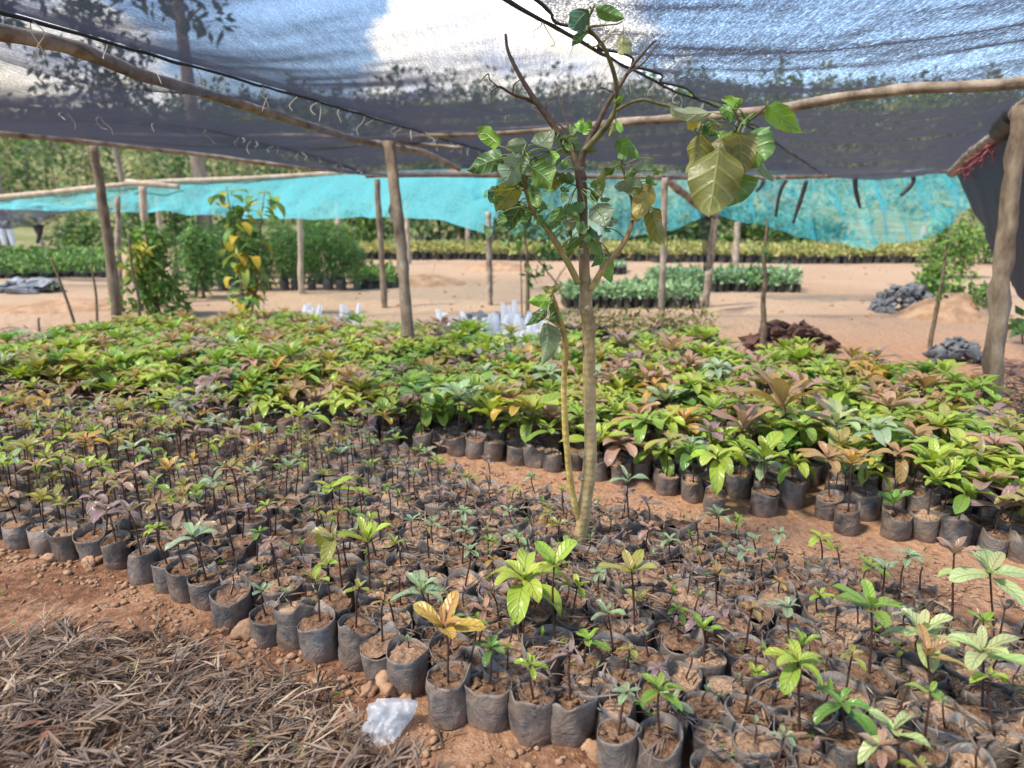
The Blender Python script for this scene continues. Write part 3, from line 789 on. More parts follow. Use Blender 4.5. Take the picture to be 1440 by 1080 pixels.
gD, gM, gB, gG, gO, gY, gP = (.05, .12, .035), (.09, .20, .05), (.17, .35, .05), (.16, .23, .165), (.16, .18, .045), (.30, .28, .07), (.20, .21, .12)
fo = MB()
LV = [((702,205),(670,180),27,gB,.0),((708,218),(656,240),30,gD,-.05),((735,219),(710,262),38,gG,-.14),((727,260),(698,298),34,gO,-.1),((745,234),(777,264),38,gM,-.16),((790,243),(776,270),20,gO,-.05),
 ((783,194),(819,224),32,gG,.02),((752,204),(778,180),28,gG,-.08),((742,202),(710,208),18,gG,-.1),((812,185),(820,165),15,gB,.02),((818,188),(832,170),14,gB,.04),((806,190),(802,172),12,gM,0),((868,197),(899,224),22,gM,-.06),
 ((921,222),(885,243),13,gG,.05),((905,264),(864,262),24,gG,.02),((914,255),(895,310),32,gY,.06),((918,292),(936,348),30,gO,.04),((842,288),(851,318),36,gG,-.06),((843,277),(853,236),16,gO,-.02),
 ((790,290),(773,324),18,gM,-.05),((822,284),(796,298),18,gM,-.03),((737,284),(713,324),34,gD,.02),((722,290),(700,322),26,gD,.06),((745,260),(756,292),20,gM,-.1),((765,288),(740,300),20,gM,-.06),((812,298),(798,334),20,gG,-.04),
 ((812,333),(799,360),18,gM,-.05),((828,333),(846,362),20,gM,-.02),((830,318),(842,340),14,gD,0),((850,360),(859,398),22,gB,.05),((846,352),(832,376),14,gM,.03),((875,225),(884,200),14,gM,.08),((920,240),(913,222),12,gM,.05),((878,240),(862,226),12,gG,.1),
 ((770,455),(761,514),34,gG,-.16),((776,424),(743,424),20,gB,-.12),((770,434),(739,458),16,gD,-.15),((781,424),(785,460),16,gM,-.1),((778,410),(762,404),12,gO,-.08),((776,410),(790,402),12,gO,-.1),((762,444),(750,448),8,gM,-.15),
 ((826,15),(806,42),26,(.05,.13,.09),-.22),((826,44),(804,66),14,(.05,.13,.09),-.2),((838,12),(878,26),18,gM,-.24),((876,48),(877,76),20,(.2,.2,.1),-.2),((862,146),(876,134),8,gB,-.1),((866,168),(874,186),9,gB,-.1),((866,172),(856,192),8,gO,-.08),
 ((1030,153),(1042,138),26,gB,-.43),((1036,160),(1012,152),22,gM,-.42),((1002,158),(942,151),18,(.3,.31,.2),-.36),((985,172),(962,166),17,(.5,.40,.07),-.33),((986,186),(966,244),34,gO,-.36),((1012,206),(997,306),60,(.125,.13,.035),-.44),
 ((1034,240),(1022,292),58,gM,-.38),((1037,186),(1036,252),43,gP,-.46),((1022,200),(1006,212),24,gP,-.40),((1042,190),(1076,226),52,gM,-.40),((1080,150),(1128,186),26,gB,-.46),((1066,222),(1089,256),11,gG,-.42),((1046,176),(1062,158),7,gB,-.44),((1018,204),(1010,184),22,gM,-.38),((990,176),(1010,188),18,gD,-.3),
 ((734,216),(722,232),18,gM,-.1),((745,226),(733,246),20,gG,-.15),((756,222),(766,240),16,gM,-.1),((728,250),(744,270),22,gD,-.05),((770,214),(784,232),18,gG,-.06),((700,262),(690,286),20,gD,.02),((748,300),(738,320),18,gD,-.02),((756,304),(772,318),14,gM,-.1),((862,236),(846,252),14,gD,.04),((880,250),(894,236),12,gM,.06),((890,288),(904,300),12,gO,.05),
 ((830,258),(846,262),12,gM,-.04),((806,256),(790,250),16,gD,-.03),((812,310),(824,330),14,gD,-.08)]
BIG = []
for (cx, cy, rx, ry, n, cols, dy) in [(722,240,52,48,34,[gD,gM,gG,gM],-.06),(800,210,38,26,12,[gG,gM,gB],0),(812,318,22,44,22,[gG,gM,gD],-.03),(898,262,30,34,12,[gG,gM,gO],.05),(770,270,24,30,12,[gD,gM],-.08),(845,300,22,40,12,[gM,gG],-.04),(1020,190,40,24,8,[gM,gO],-.38),(768,432,22,26,8,[gM,gD,gO],-.13),(700,300,24,34,12,[gD,gD,gM],.05)]:
    for _ in range(int(n * .42)):
        a = random.random() * 6.28; q = random.random() ** .6; b = (cx + rx * q * math.cos(a), cy + ry * q * math.sin(a)); L = random.uniform(10, 22); an = random.gauss(1.3, .9)
        LV.append((b, (b[0] + L * math.cos(an), b[1] + L * math.sin(an) * .9), L * random.uniform(.5, .75), random.choice(cols), dy + random.uniform(-.08, .10)))
BP = np.array(BPTS)
for i, (b, t, w, c, dy) in enumerate(LV):
    pb_ = P(b[0], b[1], TYat(b[1]) + dy); dd_ = np.linalg.norm(BP - pb_, axis=1); j_ = int(np.argmin(dd_))
    if .01 < dd_[j_] < .17:
        q_ = BP[j_]; tube(fo, [q_, (q_ + pb_) / 2 + np.array((0, 0, .012)), pb_], [.0028, .0022, .0016], 7, 5, .1, jit((.22, .30, .08), .3))
    tgt = fo
    face = random.uniform(-.55, .55) if w < 50 else random.uniform(-.15, .15)
    pleaf(tgt, b, t, w * 1.12, jit((c[0]*1.15, c[1]*1.15, c[2]*1.15), .25), dy, random.choice([.12, .3, .45]), random.uniform(.1, .55), face, jit((c[0] * 1.5 + .03, c[1] * 1.1 + .02, c[2] * .8), .2) if c in (gO, gY, gP) or random.random() < .3 else None, random.uniform(-.06, .06), .12)
fo_o = link('foliage', fo.mesh('foliage', M_tleaf), tree); fo_o.data.transform(Matrix.Translation(-TP))

# ---------------------------------------------------------------- posts and roof poles of the shade house
def pole(name, label, cat, pts, r0, r1, mtl, rough=.16, knots=3, seg=12, group=None, n=None):
    m_ = MB(); k = len(pts); tube(m_, pts, np.linspace(r0, r1, k), n or max(14, k * 10), seg, rough, knots=knots)
    o = m_.build(name, mtl); recenter(o, pts[0]); tag(o, label, cat, group); return o
def post(label, bpx, tpx, wb, wt, mtl=None, Y=None, lean=0, mid=None, sink=.05, group='upright posts of the shade structures', name='wooden_post', knots=4):
    b = G(*bpx) if Y is None else P(bpx[0], bpx[1], Y); t = P(tpx[0], tpx[1], b[1] + lean)
    dep = proj(b)[2]; b0 = b - (t - b) / np.linalg.norm(t - b) * sink
    pts = [b0] + ([P(mid[0], mid[1], b[1] + lean / 2)] if mid else []) + [t]
    return pole(name, label, 'post', pts, wb * .86 * dep / FPX / 2, wt * .86 * dep / FPX / 2, mtl or M_post, .2, knots, 14, group, 26)
post('mottled bark post rising from the leafy bed left of the young tree', (579,528), (547,200), 18.5, 19, mid=(563,340), lean=.62)
post('brown post at the left end of the leafy bed, leaning left', (167,470), (131,205), 17, 12, M_post, mid=(150,320))
post('thick bark post at the right beside the black net curtain', (1392,608), (1437,148), 27, 22, mid=(1409,380), knots=7)
GP = 'upright posts of the shade structures'
FARP = [('straight pale post behind the mottled one, at the far net edge', (541,432), (530,252), 10, 9, M_post), ('pale upright post before the feathery bushes', (424,414), (421,288), 10, 8, M_pale), ('thin pale post between the bushes and the mottled post', (478,368), (474,286), 8, 7, M_pale),
 ('dark straight post on the sand under the turquoise net', (689,428), (687,298), 10, 9, M_wood), ('post at the far net edge right of the young tree', (930,470), (935,250), 11, 10, M_wood),
 ('tilted dark post on the sand before the green seedling block', (992,432), (1006,300), 12, 10, M_wood), ('short dark post behind the green seedling block', (1034,386), (1037,312), 10, 9, M_wood),
 ('slim post behind the mottled one, in front of the hedge', (575,372), (571,282), 7, 6, M_pale), ('slim brown post in front of the tall hedge', (657,352), (659,288), 7, 7, M_wood), ('pale forked post seen just right of the young tree', (846,372), (843,312), 9, 8, M_pale),
 ('reddish post left of the yellow spotted bush', (169,436), (165,276), 9, 8, M_wood), ('pale post carrying the turquoise net over the bush', (213,428), (200,262), 12, 11, M_pale), ('pale leaning post behind the spotted bush', (228,372), (222,276), 9, 8, M_pale),
 ('short grey post beyond the thick right post', (1396,446), (1408,386), 15, 13, M_post), ('pale stump post under the low end of the turquoise net', (1297,346), (1300,318), 8, 8, M_pale), ('grey post fragment in the leafy weeds at the left', (60,352), (54,326), 8, 7, M_wood)]
for (lab, b, t, wb, wt, ml) in FARP: post(lab, b, t, wb, wt, ml)

NEARZ = 2.16
p_m = P(545, 205, 7.0)
RG = 'roof poles under the black net'
r1 = pole('roof_pole', 'thick roof pole from the upper left corner down to the mottled post', 'pole', [Zp(-160,8,2.10), Zp(0,45,2.10), Zp(105,68,2.11), Zp(200,105,2.10), Zp(300,135,2.09), P(420,172,5.6), P(500,196,6.6), P(560,208,7.05), P(600,216,7.4), P(646,238,7.9)],
     .035, .024, M_wood, .16, 9, 14, RG, 110)
r2 = pole('roof_pole', 'long roof pole from the mottled post to the upper right edge', 'pole', [P(520,196,7.2), P(600,190,6.9), P(700,186,6.4), P(800,178,5.9), P(900,170,5.4), P(1000,163,5.0), P(1100,152,4.6), P(1200,134,4.25), P(1300,124,3.95), P(1440,117,3.65), P(1600,104,3.3)],
     .031, .028, M_wood, .16, 9, 14, RG, 110)
pole('roof_pole', 'thin dark pole lying level left of the mottled post', 'pole', [P(105,190,7.9), P(200,191,7.8), P(300,193,7.7), P(390,191,7.5), P(480,193,7.3), P(560,200,7.1), P(650,208,6.9)], .033, .016, M_wood, .2, 8, 12, RG, 70)
pole('roof_pole', 'thin roof pole along the left edge of the black net', 'pole', [P(-150,176,7.6), P(0,187,8.0), P(130,200,8.5), P(260,214,8.9), P(380,230,9.2), P(520,244,9.5)], .038, .030, M_wood, .16, 6, 12, RG, 70)
pole('roof_pole', 'slim pole branching under the level one left of the mottled post', 'pole', [P(430,202,7.6), P(470,199,7.4), P(520,196,7.2), P(545,190,7.1)], .026, .018, M_wood, .2, 4, 10, RG, 30)
pole('roof_pole', 'weathered pole along the far edge of the black net', 'pole', [P(515,246,9.45), P(640,245,9.2), P(780,247,9.15), P(930,249,9.1), P(1050,249,9.1), P(1160,247,9.1), P(1260,243,9.1), P(1345,240,9.1)], .036, .030, M_wood, .2, 6, 12, RG, 80)
pole('roof_pole', 'knotty pole slanting up to the right post, tied with red fibres', 'pole', [P(1340,242,9.0), P(1370,212,7.6), P(1395,196,6.6), P(1420,168,5.6), P(1442,146,4.85), P(1500,96,4.1)], .06, .034, M_wood, .2, 5, 14, RG, 50)
pole('roof_pole', 'short slanting brace beside the post right of the young tree', 'pole', [P(936,252,9.3), P(962,272,9.6), P(986,292,9.9), P(1006,304,10.2)], .05, .05, M_wood, .2, 3, 12, RG, 24)
TG = 'poles carrying the turquoise net'
pole('net_pole', 'pale thin pole along the top of the left turquoise net', 'pole', [P(-60,283,13), P(60,272,13), P(150,262,13), P(220,256,13.2), P(330,252,13.4), P(400,248,13.6), P(500,242,13.9)], .05, .04, M_pale, .15, 4, 10, TG, 50)
pole('net_pole', 'short flat crosspiece on the pale post over the bush', 'pole', [P(178,256,12.9), P(210,259,12.85), P(252,263,12.9)], .06, .045, M_pale, .2, 2, 10, TG, 16)

# ---------------------------------------------------------------- nets
def resample(L, n):
    L = np.asarray(L, float); c = np.concatenate([[0], np.cumsum(np.linalg.norm(np.diff(L, axis=0), axis=1))]); s = np.linspace(0, c[-1], n)
    return np.stack([np.interp(s, c, L[:, i]) for i in range(3)], 1)
def sheet(name, left, right, sag, mtl, nt_=120, ns=60, wr=.02, seed=0, dirn=(1, 0), parent=None):
    A = resample(left, nt_ + 1); B = resample(right, nt_ + 1); s = np.linspace(0, 1, ns + 1)
    V = A[:, None, :] * (1 - s)[None, :, None] + B[:, None, :] * s[None, :, None]
    V[..., 2] -= sag * 4 * (s * (1 - s))[None, :]
    x, y = V[..., 0], V[..., 1]
    a = x * dirn[0] + y * dirn[1]; b = -x * dirn[1] + y * dirn[0]
    edge = np.minimum(1, 6 * s * (1 - s))[None, :]
    V[..., 2] += wr * edge * (fbm(a * .9, b * 3.2, 3, seed) - .5) * 2 + wr * .22 * edge * .34 * (fbm(a * 3, b * 16, 2, seed + 3) - .5) * 2
    m_ = MB(); m_.add(V.reshape(-1, 3), grid_faces(nt_, ns))
    return m_.build(name, mtl, parent)
s1 = [(-3.0, -1.6, 2.3), Zp(0, 12, NEARZ), Zp(200, 70, NEARZ), Zp(480, 150, NEARZ - .02), P(690, 214, 8.6), P(700, 244, 9.2)]
s3 = [(-1.9, -1.6, 2.3), Zp(700, -8, NEARZ), Zp(760, 24, NEARZ), Zp(850, 76, NEARZ), Zp(950, 128, NEARZ - .01), P(1012, 150, 5.3), P(1075, 190, 6.6), P(1160, 246, 9.1)]
s2 = [(-5.4, -1.0, 2.3), (-4.3, 3.0, 2.25), Zp(0, 145, 2.14), Zp(170, 162, 2.12), Zp(300, 180, 2.10), P(420, 210, 7.9), P(520, 242, 9.35)]
s0 = [(-9, -1.0, 2.4), (-7.6, 5, 2.3), P(-150, 174, 7.6), P(0, 184, 8.0), P(130, 197, 8.5), P(260, 211, 8.9), P(380, 227, 9.2), P(516, 242, 9.45)]
s4 = [(2.9, -1.6, 2.5), (2.95, 1.5, 2.35), P(1560, 40, 3.6), P(1446, 138, 4.8), P(1420, 160, 5.6), P(1395, 188, 6.6), P(1372, 206, 7.6), P(1342, 236, 8.95)]
up = lambda L, dz: [np.array(q) + np.array((0, 0, dz)) for q in L]
netA = sheet('shade_net', s1, s3, .05, M_netblk, 220, 90, .018, 1, (.88, -.47))
tag(netA, 'main black shade net overhead showing the white cloud through it', 'net', 'black shade nets of the roof')
netB = sheet('shade_net', [np.array(q) - np.array((.12, 0, .012)) for q in s2], [np.array(q) + np.array((.06, 0, .02)) for q in s1], .06, M_netblk, 200, 70, .016, 2, (.88, -.47)); tag(netB, 'black shade net on the left between two roped seams', 'net', 'black shade nets of the roof')
netB2 = sheet('shade_net', s0, s2, .05, M_netblk, 140, 60, .016, 3, (.88, -.47)); tag(netB2, 'narrow black shade net along the left edge of the roof', 'net', 'black shade nets of the roof')
# right sheet, laced to the main one: open slits between the ties
c3 = resample(s3, 240); cl = np.concatenate([[0], np.cumsum(np.linalg.norm(np.diff(c3, axis=0), axis=1))])
gap = .085 * np.abs(np.sin(cl * 5.6 + .5 * np.sin(cl * 2.1))) ** .85 * np.clip((6.6 - c3[:, 1]) / .8, 0, 1) * np.clip((c3[:, 1] - .5), 0, 1)
nrm3 = np.array((.86, -.5, 0)); e3 = c3 + gap[:, None] * nrm3 + np.array((0, 0, .004))
netC = sheet('shade_net', e3, s4, .10, M_netnear, 239, 90, .026, 4, (.95, -.3)); tag(netC, 'nearest black shade net at the upper right, laced along bright slits', 'net', 'black shade nets of the roof')
def rope(pts, r, parent, name='seam_rope', mtl=None, n=120):
    m_ = MB(); q = resample(pts, n); q[:, 2] += (vnoise(np.arange(n) * .7, np.zeros(n), 3) - .5) * .012; tube(m_, q, r, n * 2, 6, .2); return link(name, m_.mesh(name, mtl or M_rope), parent)
rope(up(s1, -.012), .008, netA); rope(up(s2, -.012), .008, netB); rope(up(s3, -.006), .008, netC); rope(e3[4:190] + np.array((0, 0, -.004)), .007, netC)
# doubled hem hanging below the first seam
h1 = resample(s1, 60); hem = h1 + np.stack([-.30 * np.ones(60), -.05 * np.ones(60), -.10 - .05 * np.sin(np.arange(60) * .5)], 1)
fl = sheet('hem', hem, up(h1, -.01), .03, M_netblk, 120, 12, .015, 8, (.2, 1), netA)
h2 = resample(s2, 60)[20:]; hem2 = h2 + np.stack([.05 * np.ones(40), .10 * np.ones(40), -.09 - .04 * np.sin(np.arange(40) * .6)], 1)
sheet('hem', up(h2, -.01), hem2, .02, M_netblk, 80, 10, .012, 9, (.2, 1), netB)
def strings(path, n, parent, length, t0=0, t1=1, spread=.03):
    c = resample(path, 400)
    for i in range(n):
        p = c[int((t0 + (t1 - t0) * (i + .5 + random.uniform(-.3, .3)) / n) * 399)]
        m_ = MB()
        for q in range(random.choice([1, 2, 2])):
            L = length * random.uniform(.5, 1.2); a = random.uniform(-1, 1) * spread; b = random.uniform(-1, 1) * spread; k = random.uniform(-1, 1) * spread
            tube(m_, [p, p + np.array((a, b * .4, -.3 * L)), p + np.array((a + k, b, -.65 * L)), p + np.array((a * .3 + k, b * 1.5, -L * random.choice([1, 1, .75])))], .0022, 14, 5, .1)
        link('tie_string', m_.mesh('tie_string', M_string), parent)
strings(up(s1, -.01), 22, netA, .13, .36, .95, .05); strings(up(s2, -.01), 16, netB, .12, .42, .98, .05); strings(up(s3, -.01), 12, netC, .12, .40, .78, .04)
strings([P(400, 234, 9.2), P(516, 244, 9.4)], 5, netB2, .10); strings([P(1040, 244, 9.05), P(1110, 246, 9.05)], 5, netA, .12, spread=.08)

def drape(name, label, cat, top, bot, mtl, n=60, ns=26, fold=.05, fs=3.0, seed=1, group=None):
    A = resample(top, n + 1); B = resample(bot, n + 1); s = np.linspace(0, 1, ns + 1)
    V = A[:, None, :] * (1 - s)[None, :, None] + B[:, None, :] * s[None, :, None]
    q = np.arange(n + 1)[:, None] / n * fs
    V[..., 1] += fold * (fbm(q * 4 + seed, s[None, :] * 1.5, 3, seed) - .5) * 2 * (.25 + s[None, :])
    V[..., 2] += fold * .5 * (fbm(q * 3, s[None, :] * 3 + seed, 3, seed + 2) - .5) * (s * (1.0))[None, :]
    m_ = MB(); m_.add(V.reshape(-1, 3), grid_faces(n, ns)); o = m_.build(name, mtl); b = V[0, 0]; recenter(o, b); return tag(o, label, cat, group)
CG = 'turquoise nets behind the black roof'
drape('turquoise_net', 'long level turquoise net at the left, under the pale pole', 'net', [P(-80,286,13.1), P(60,274,13.1), P(150,264,13.1), P(215,257,13.3), P(330,254,13.5), P(400,250,13.7), P(560,240,14.0), P(700,236,14.3)],
      [P(-80,294,12.6), P(60,297,12.6), P(130,297,12.5), P(230,298,12.3), P(320,306,11.8), P(400,308,11.0), P(540,303,11.0), P(620,312,10.8), P(692,326,10.6)], M_cyan, 120, 26, .22, 7, 3, CG)
drape('turquoise_net', 'turquoise net sagging behind the crown of the young tree', 'net', [P(655,238,12.6), P(760,240,12.6), P(880,240,12.6), P(1000,242,12.6), P(1060,244,12.6)],
      [P(655,268,12.2), P(720,330,11.9), P(800,342,11.8), P(880,334,11.8), P(950,322,11.9), P(1010,296,12.1), P(1060,280,12.3)], M_cyan, 100, 30, .25, 6, 5, CG)
drape('turquoise_net', 'lowest turquoise net bellying down at the right, stained and patchy', 'net', [P(1000,240,11.4), P(1100,240,11.4), P(1200,238,11.4), P(1300,236,11.4), P(1370,238,11.4), P(1400,250,11.4)],
      [P(1010,300,11.0), P(1060,315,10.9), P(1120,332,10.8), P(1200,346,10.7), P(1260,345,10.7), P(1310,330,10.8), P(1350,306,10.9), P(1400,268,11.2)], M_cyan2, 110, 36, .26, 5, 7, CG)
drape('black_net', 'black net curtain hanging behind the thick right post', 'net', [P(1344,240,8.9), P(1372,210,7.6), P(1396,190,6.6), P(1422,164,5.7), P(1448,142,5.2), P(1560,100,5.0)],
      [P(1372,300,9.0), P(1392,346,8.2), P(1410,376,7.4), P(1436,420,6.6), P(1470,440,6.0), P(1600,470,5.6)], M_netcurt, 60, 30, .10, 2.5, 9, 'loose black nets')
drape('black_net', 'bundled black net sagging over the weeds at the far left', 'net', [P(-60,284,14.5), P(20,286,14.5), P(80,290,14.5), P(130,290,14.5), P(165,292,14.5)],
      [P(-60,318,14.0), P(10,318,14.0), P(45,322,14.0), P(70,312,14.0), P(100,296,14.2), P(165,294,14.4)], M_netcurt, 50, 16, .35, 4, 11, 'loose black nets')
drape('black_net', 'thin torn black net hanging as a veil at the far left', 'net', [P(60,300,14.2), P(86,296,14.2), P(116,291,14.2)], [P(52,338,14.2), P(84,340,14.0), P(106,318,14.2)], M_netblk, 30, 16, .1, 2, 13, 'loose black nets')
drape('black_net', 'black net rag hanging from the tilted dark post', 'net', [P(984,300,10.0), P(1006,304,10.0)], [P(988,384,10.0), P(1000,380,10.0)], M_netcurt, 14, 16, .1, 2, 15, 'loose black nets')
drape('black_net', 'thin pale net scrap stretched before the turquoise net', 'net', [P(1046,250,10.6), P(1076,252,10.6), P(1104,254,10.6)], [P(1052,272,10.5), P(1078,280,10.5), P(1092,304,10.4)], M_netblk, 20, 12, .05, 2, 17, 'loose black nets')
m_ = MB(); tube(m_, [P(54,316,14), P(55,330,14), P(53,342,14)], [.09, .05, .03], 16, 8, .4); o = m_.build('black_net', M_black); recenter(o, P(54,316,14)); tag(o, 'twisted black net end hanging down at the far left', 'net', 'loose black nets')
for lab, L in [('longest rubber strip under the far pole, curved', [(1106,252),(1098,268),(1093,286),(1091,305)]), ('rubber strip hanging slanted just right of the longest one', [(1134,254),(1128,274),(1121,296),(1115,314)]), ('straight rubber strip hanging in the middle of the right turquoise net', [(1202,250),(1204,268),(1206,280),(1210,293)]),
               ('curled rubber strip nearest the right end of the far pole', [(1284,248),(1284,256),(1276,266),(1267,275)]), ('short rubber strip at the left of the others', [(1075,252),(1070,262),(1063,269)])]:
    m_ = MB(); q = [P(a, b, 9.05) for a, b in L]; tube(m_, q, np.linspace(.03, .018, len(q)), 14, 6, .25); o = m_.build('rubber_strip', M_black); recenter(o, q[0]); tag(o, 'black ' + lab, 'strip', 'black strips tied to the far pole')
m_ = MB(); q = [P(1408,184,6.0), P(1416,172,5.7), P(1428,158,5.3)]; tube(m_, q, [.085, .09, .08], 14, 14, .12); o = m_.build('rubber_wrap', M_black); recenter(o, q[0]); tag(o, 'black rubber sleeve wrapped round the slanting pole at the right', 'wrapping')
M_red = noise_material('red_fibre', [(.3, (.22, .05, .06)), (.7, (.42, .14, .15))], 30, .8, 0)
m_ = MB()
for i in range(0):
    t = random.random(); b = P(1356 + 58 * t, 236 - 50 * t, 8.2 - 2.2 * t); q = [b]
    for k in range(3): q.append(q[-1] + np.array((random.uniform(-.05, .05), random.uniform(-.03, .03), random.uniform(-.06, .01))))
    tube(m_, q, .0045, 9, 4, .1)
rf = empty('frayed_rope', tuple(P(1380, 222, 7.2))); tag(rf, 'frayed red fibres caught along the slanting pole at the right', 'rope')
for i in range(44):
    t = random.random(); b = P(1354 + 56 * t, 238 - 50 * t, 8.3 - 2.3 * t) - P(1380, 222, 7.2); q = [b]; m_ = MB()
    for k in range(3): q.append(q[-1] + np.array((random.uniform(-.06, .06), random.uniform(-.03, .03), random.uniform(-.08, .01))))
    tube(m_, q, .005, 9, 4, .1); m_.build('fibre', M_red, rf)

# ---------------------------------------------------------------- loose leaf masses (for bushes, trees, far beds)
NR = np.random.default_rng(77)
def clump(mb, c, rad, n, size, tints, shell=.5, asp=.5, up=.3, mi=0, droop=0.0):
    """n separate leaf-shaped faces spread through an ellipsoid"""
    d = NR.normal(size=(n, 3)); d /= np.linalg.norm(d, axis=1)[:, None]
    r = NR.random(n) ** (1 / 3.0) * (1 - shell) + shell * (NR.random(n) * .35 + .65)
    p = np.asarray(c) + d * r[:, None] * np.asarray(rad)
    f = NR.normal(size=(n, 3)) + d * .8; f[:, 2] -= droop; f /= np.linalg.norm(f, axis=1)[:, None]
    nn = NR.normal(size=(n, 3)) + np.array((0, 0, up * 4)); s = np.cross(f, nn); s /= np.linalg.norm(s, axis=1)[:, None] + 1e-9
    L = size * (.6 + .8 * NR.random(n))[:, None]; w = L * asp * .5
    V = np.stack([p, p + f * L * .45 + s * w, p + f * L, p + f * L * .45 - s * w], 1).reshape(-1, 3)
    t = np.asarray(tints)[NR.integers(0, len(tints), n)] * (.7 + .6 * NR.random((n, 1))); t = np.repeat(t, 4, 0)
    F = (np.arange(n)[:, None] * 4 + np.arange(4)[None, :]).tolist()
    mb.add(V, F, t, None, mi)
def gpos(px, py):
    q = G(px, py); z = float(gz(q[0], q[1])); return np.array((q[0], q[1], z))
GREENS = [(.065, .15, .035), (.10, .21, .045), (.16, .28, .06), (.08, .17, .05)]
LIGHTG = [(.14, .27, .05), (.2, .34, .06), (.1, .2, .04), (.27, .36, .08)]
M_bushstem = noise_material('bush_stem', [(.3, (.09, .065, .04)), (.7, (.2, .155, .1))], 30, .8, .4)
M_trunk = noise_material('tree_trunk', [(.3, (.16, .115, .085)), (.55, (.29, .22, .17)), (.8, (.42, .34, .27))], 8, .85, .8, .02, (1, 1, .3), 6, .2, True)
def bush(name, label, cat, base, w, h, n, size, tints, group=None, stems=4, lobes=9, extra=None, asp=.45, droop=.2, low=.15):
    o = empty(name, tuple(base)); tag(o, label, cat, group); m_ = MB(); st = MB()
    for i in range(lobes):
        a = random.random() * 6.28; q = random.random() ** .6 * w * .36; z = h * (low + (1 - low) * (i + .3) / lobes) * .9
        k = .30 + .12 * random.random(); taper = 1 - .45 * (z / h)
        clump(m_, (math.cos(a) * q * taper, math.sin(a) * q * taper, z), (w * k * taper, w * k * taper, h * .20), n // lobes, size, tints, .45, asp, .3, 0, droop)
    if extra:
        for (px, py, pz, rr, nn, tt, sz) in extra: clump(m_, (px, py, pz), (rr, rr, rr), nn, sz, tt, .4, .5, .2, 0, .5)
    for i in range(stems):
        a = random.random() * 6.28; q = w * .25 * random.random()
        tube(st, [(math.cos(a) * .04, math.sin(a) * .04, -.05), (math.cos(a) * q * .5, math.sin(a) * q * .5, h * .4), (math.cos(a) * q, math.sin(a) * q, h * .85)], [h * .014 + .004, .01, .004], 8, 5, .1)
    m_.build('foliage', M_fol, o); st.build('stem', M_bushstem, o); return o
def copy_tree(o, loc, rz=0, sc=1.0):
    r = o.copy(); COL.objects.link(r); r.location = loc; r.rotation_euler = (0, 0, rz); r.scale = (sc, sc, sc)
    for ch in [c for c in bpy.data.objects if c.parent == o]:
        c = ch.copy(); COL.objects.link(c); c.parent = r
    return r

# feathery saplings standing in bags beyond the sand
M_farbag = noise_material('far_black_bag', [(.3, (.03, .032, .036)), (.7, (.11, .105, .1))], 6, .6, .2, world=True)
protos = []
for v in range(4):
    o = bush('bagged_bush', 'x', 'shrub', (0, 0, 0), .62, 1.15, 900, .085, GREENS if v % 2 else GREENS[:2] + LIGHTG[:1], 'feathery bushes in bags beyond the sand', 3, 9, None, .22, .5, .28)
    m_ = MB(); bag_meshes(m_, m_, 12, False, random, .09, .2); m_.build('bag', M_farbag, o); protos.append(o)
k = 0
for row, (y0, x0, x1, n) in enumerate([(409, 268, 505, 12), (400, 300, 500, 9), (392, 250, 508, 9), (384, 290, 505, 7)]):
    for i in range(n):
        p = gpos(x0 + (x1 - x0) * i / (n - 1) + random.uniform(-5, 5), y0); src = protos[k % 4]
        hh = .82 + .25 * random.random() - (.25 if i == n - 1 else 0)
        if k < 4: o = src; o.location = p; o.rotation_euler = (0, 0, random.random() * 6); o.scale = (hh,) * 3
        else: o = copy_tree(src, p, random.random() * 6.28, hh)
        o['label'] = 'feathery bush in black bag, %s from left in %s row beyond sand' % (ordn(i + 1), ['front', 'second', 'third', 'rearmost'][row])
        k += 1
bush('yellow_spotted_bush', 'leafy green bush with yellow leaves beside the leaning brown post', 'bush', gpos(222, 445), .95, 1.22, 1500, .11, LIGHTG + GREENS[1:3], None, 5, 11, [(.05, -.40, .88, .14, 45, [(.55, .47, .05), (.5, .5, .1)], .11), (-.1, -.38, .70, .1, 20, [(.5, .47, .1)], .1)], .45, .5, .1)
bush('bush', 'rounded bush joining the spotted bush to the feathery ones', 'bush', gpos(285, 420), 1.0, 1.15, 1200, .10, GREENS + LIGHTG[:1], None, 4, 10, None, .4)
for (px, py, w, h, lab, tn) in [(1352, 392, .9, 1.15, 'bright bush at the right end of the sand below the turquoise net', LIGHTG), (1322, 378, .8, 1.35, 'taller loose bush left of the bright one on the right', LIGHTG + GREENS[2:]), (1388, 372, 1.3, 1.0, 'broad low bush behind the bright one on the right', GREENS + LIGHTG[:2]), (1310, 400, .5, .35, 'small low weed clump at the foot of the right bushes', LIGHTG)]:
    bush('bush', lab, 'bush', gpos(px, py), w, h, 900, .11, tn, 'bushes at the right end of the sand', 4, 9, None, .45, .3, .1)

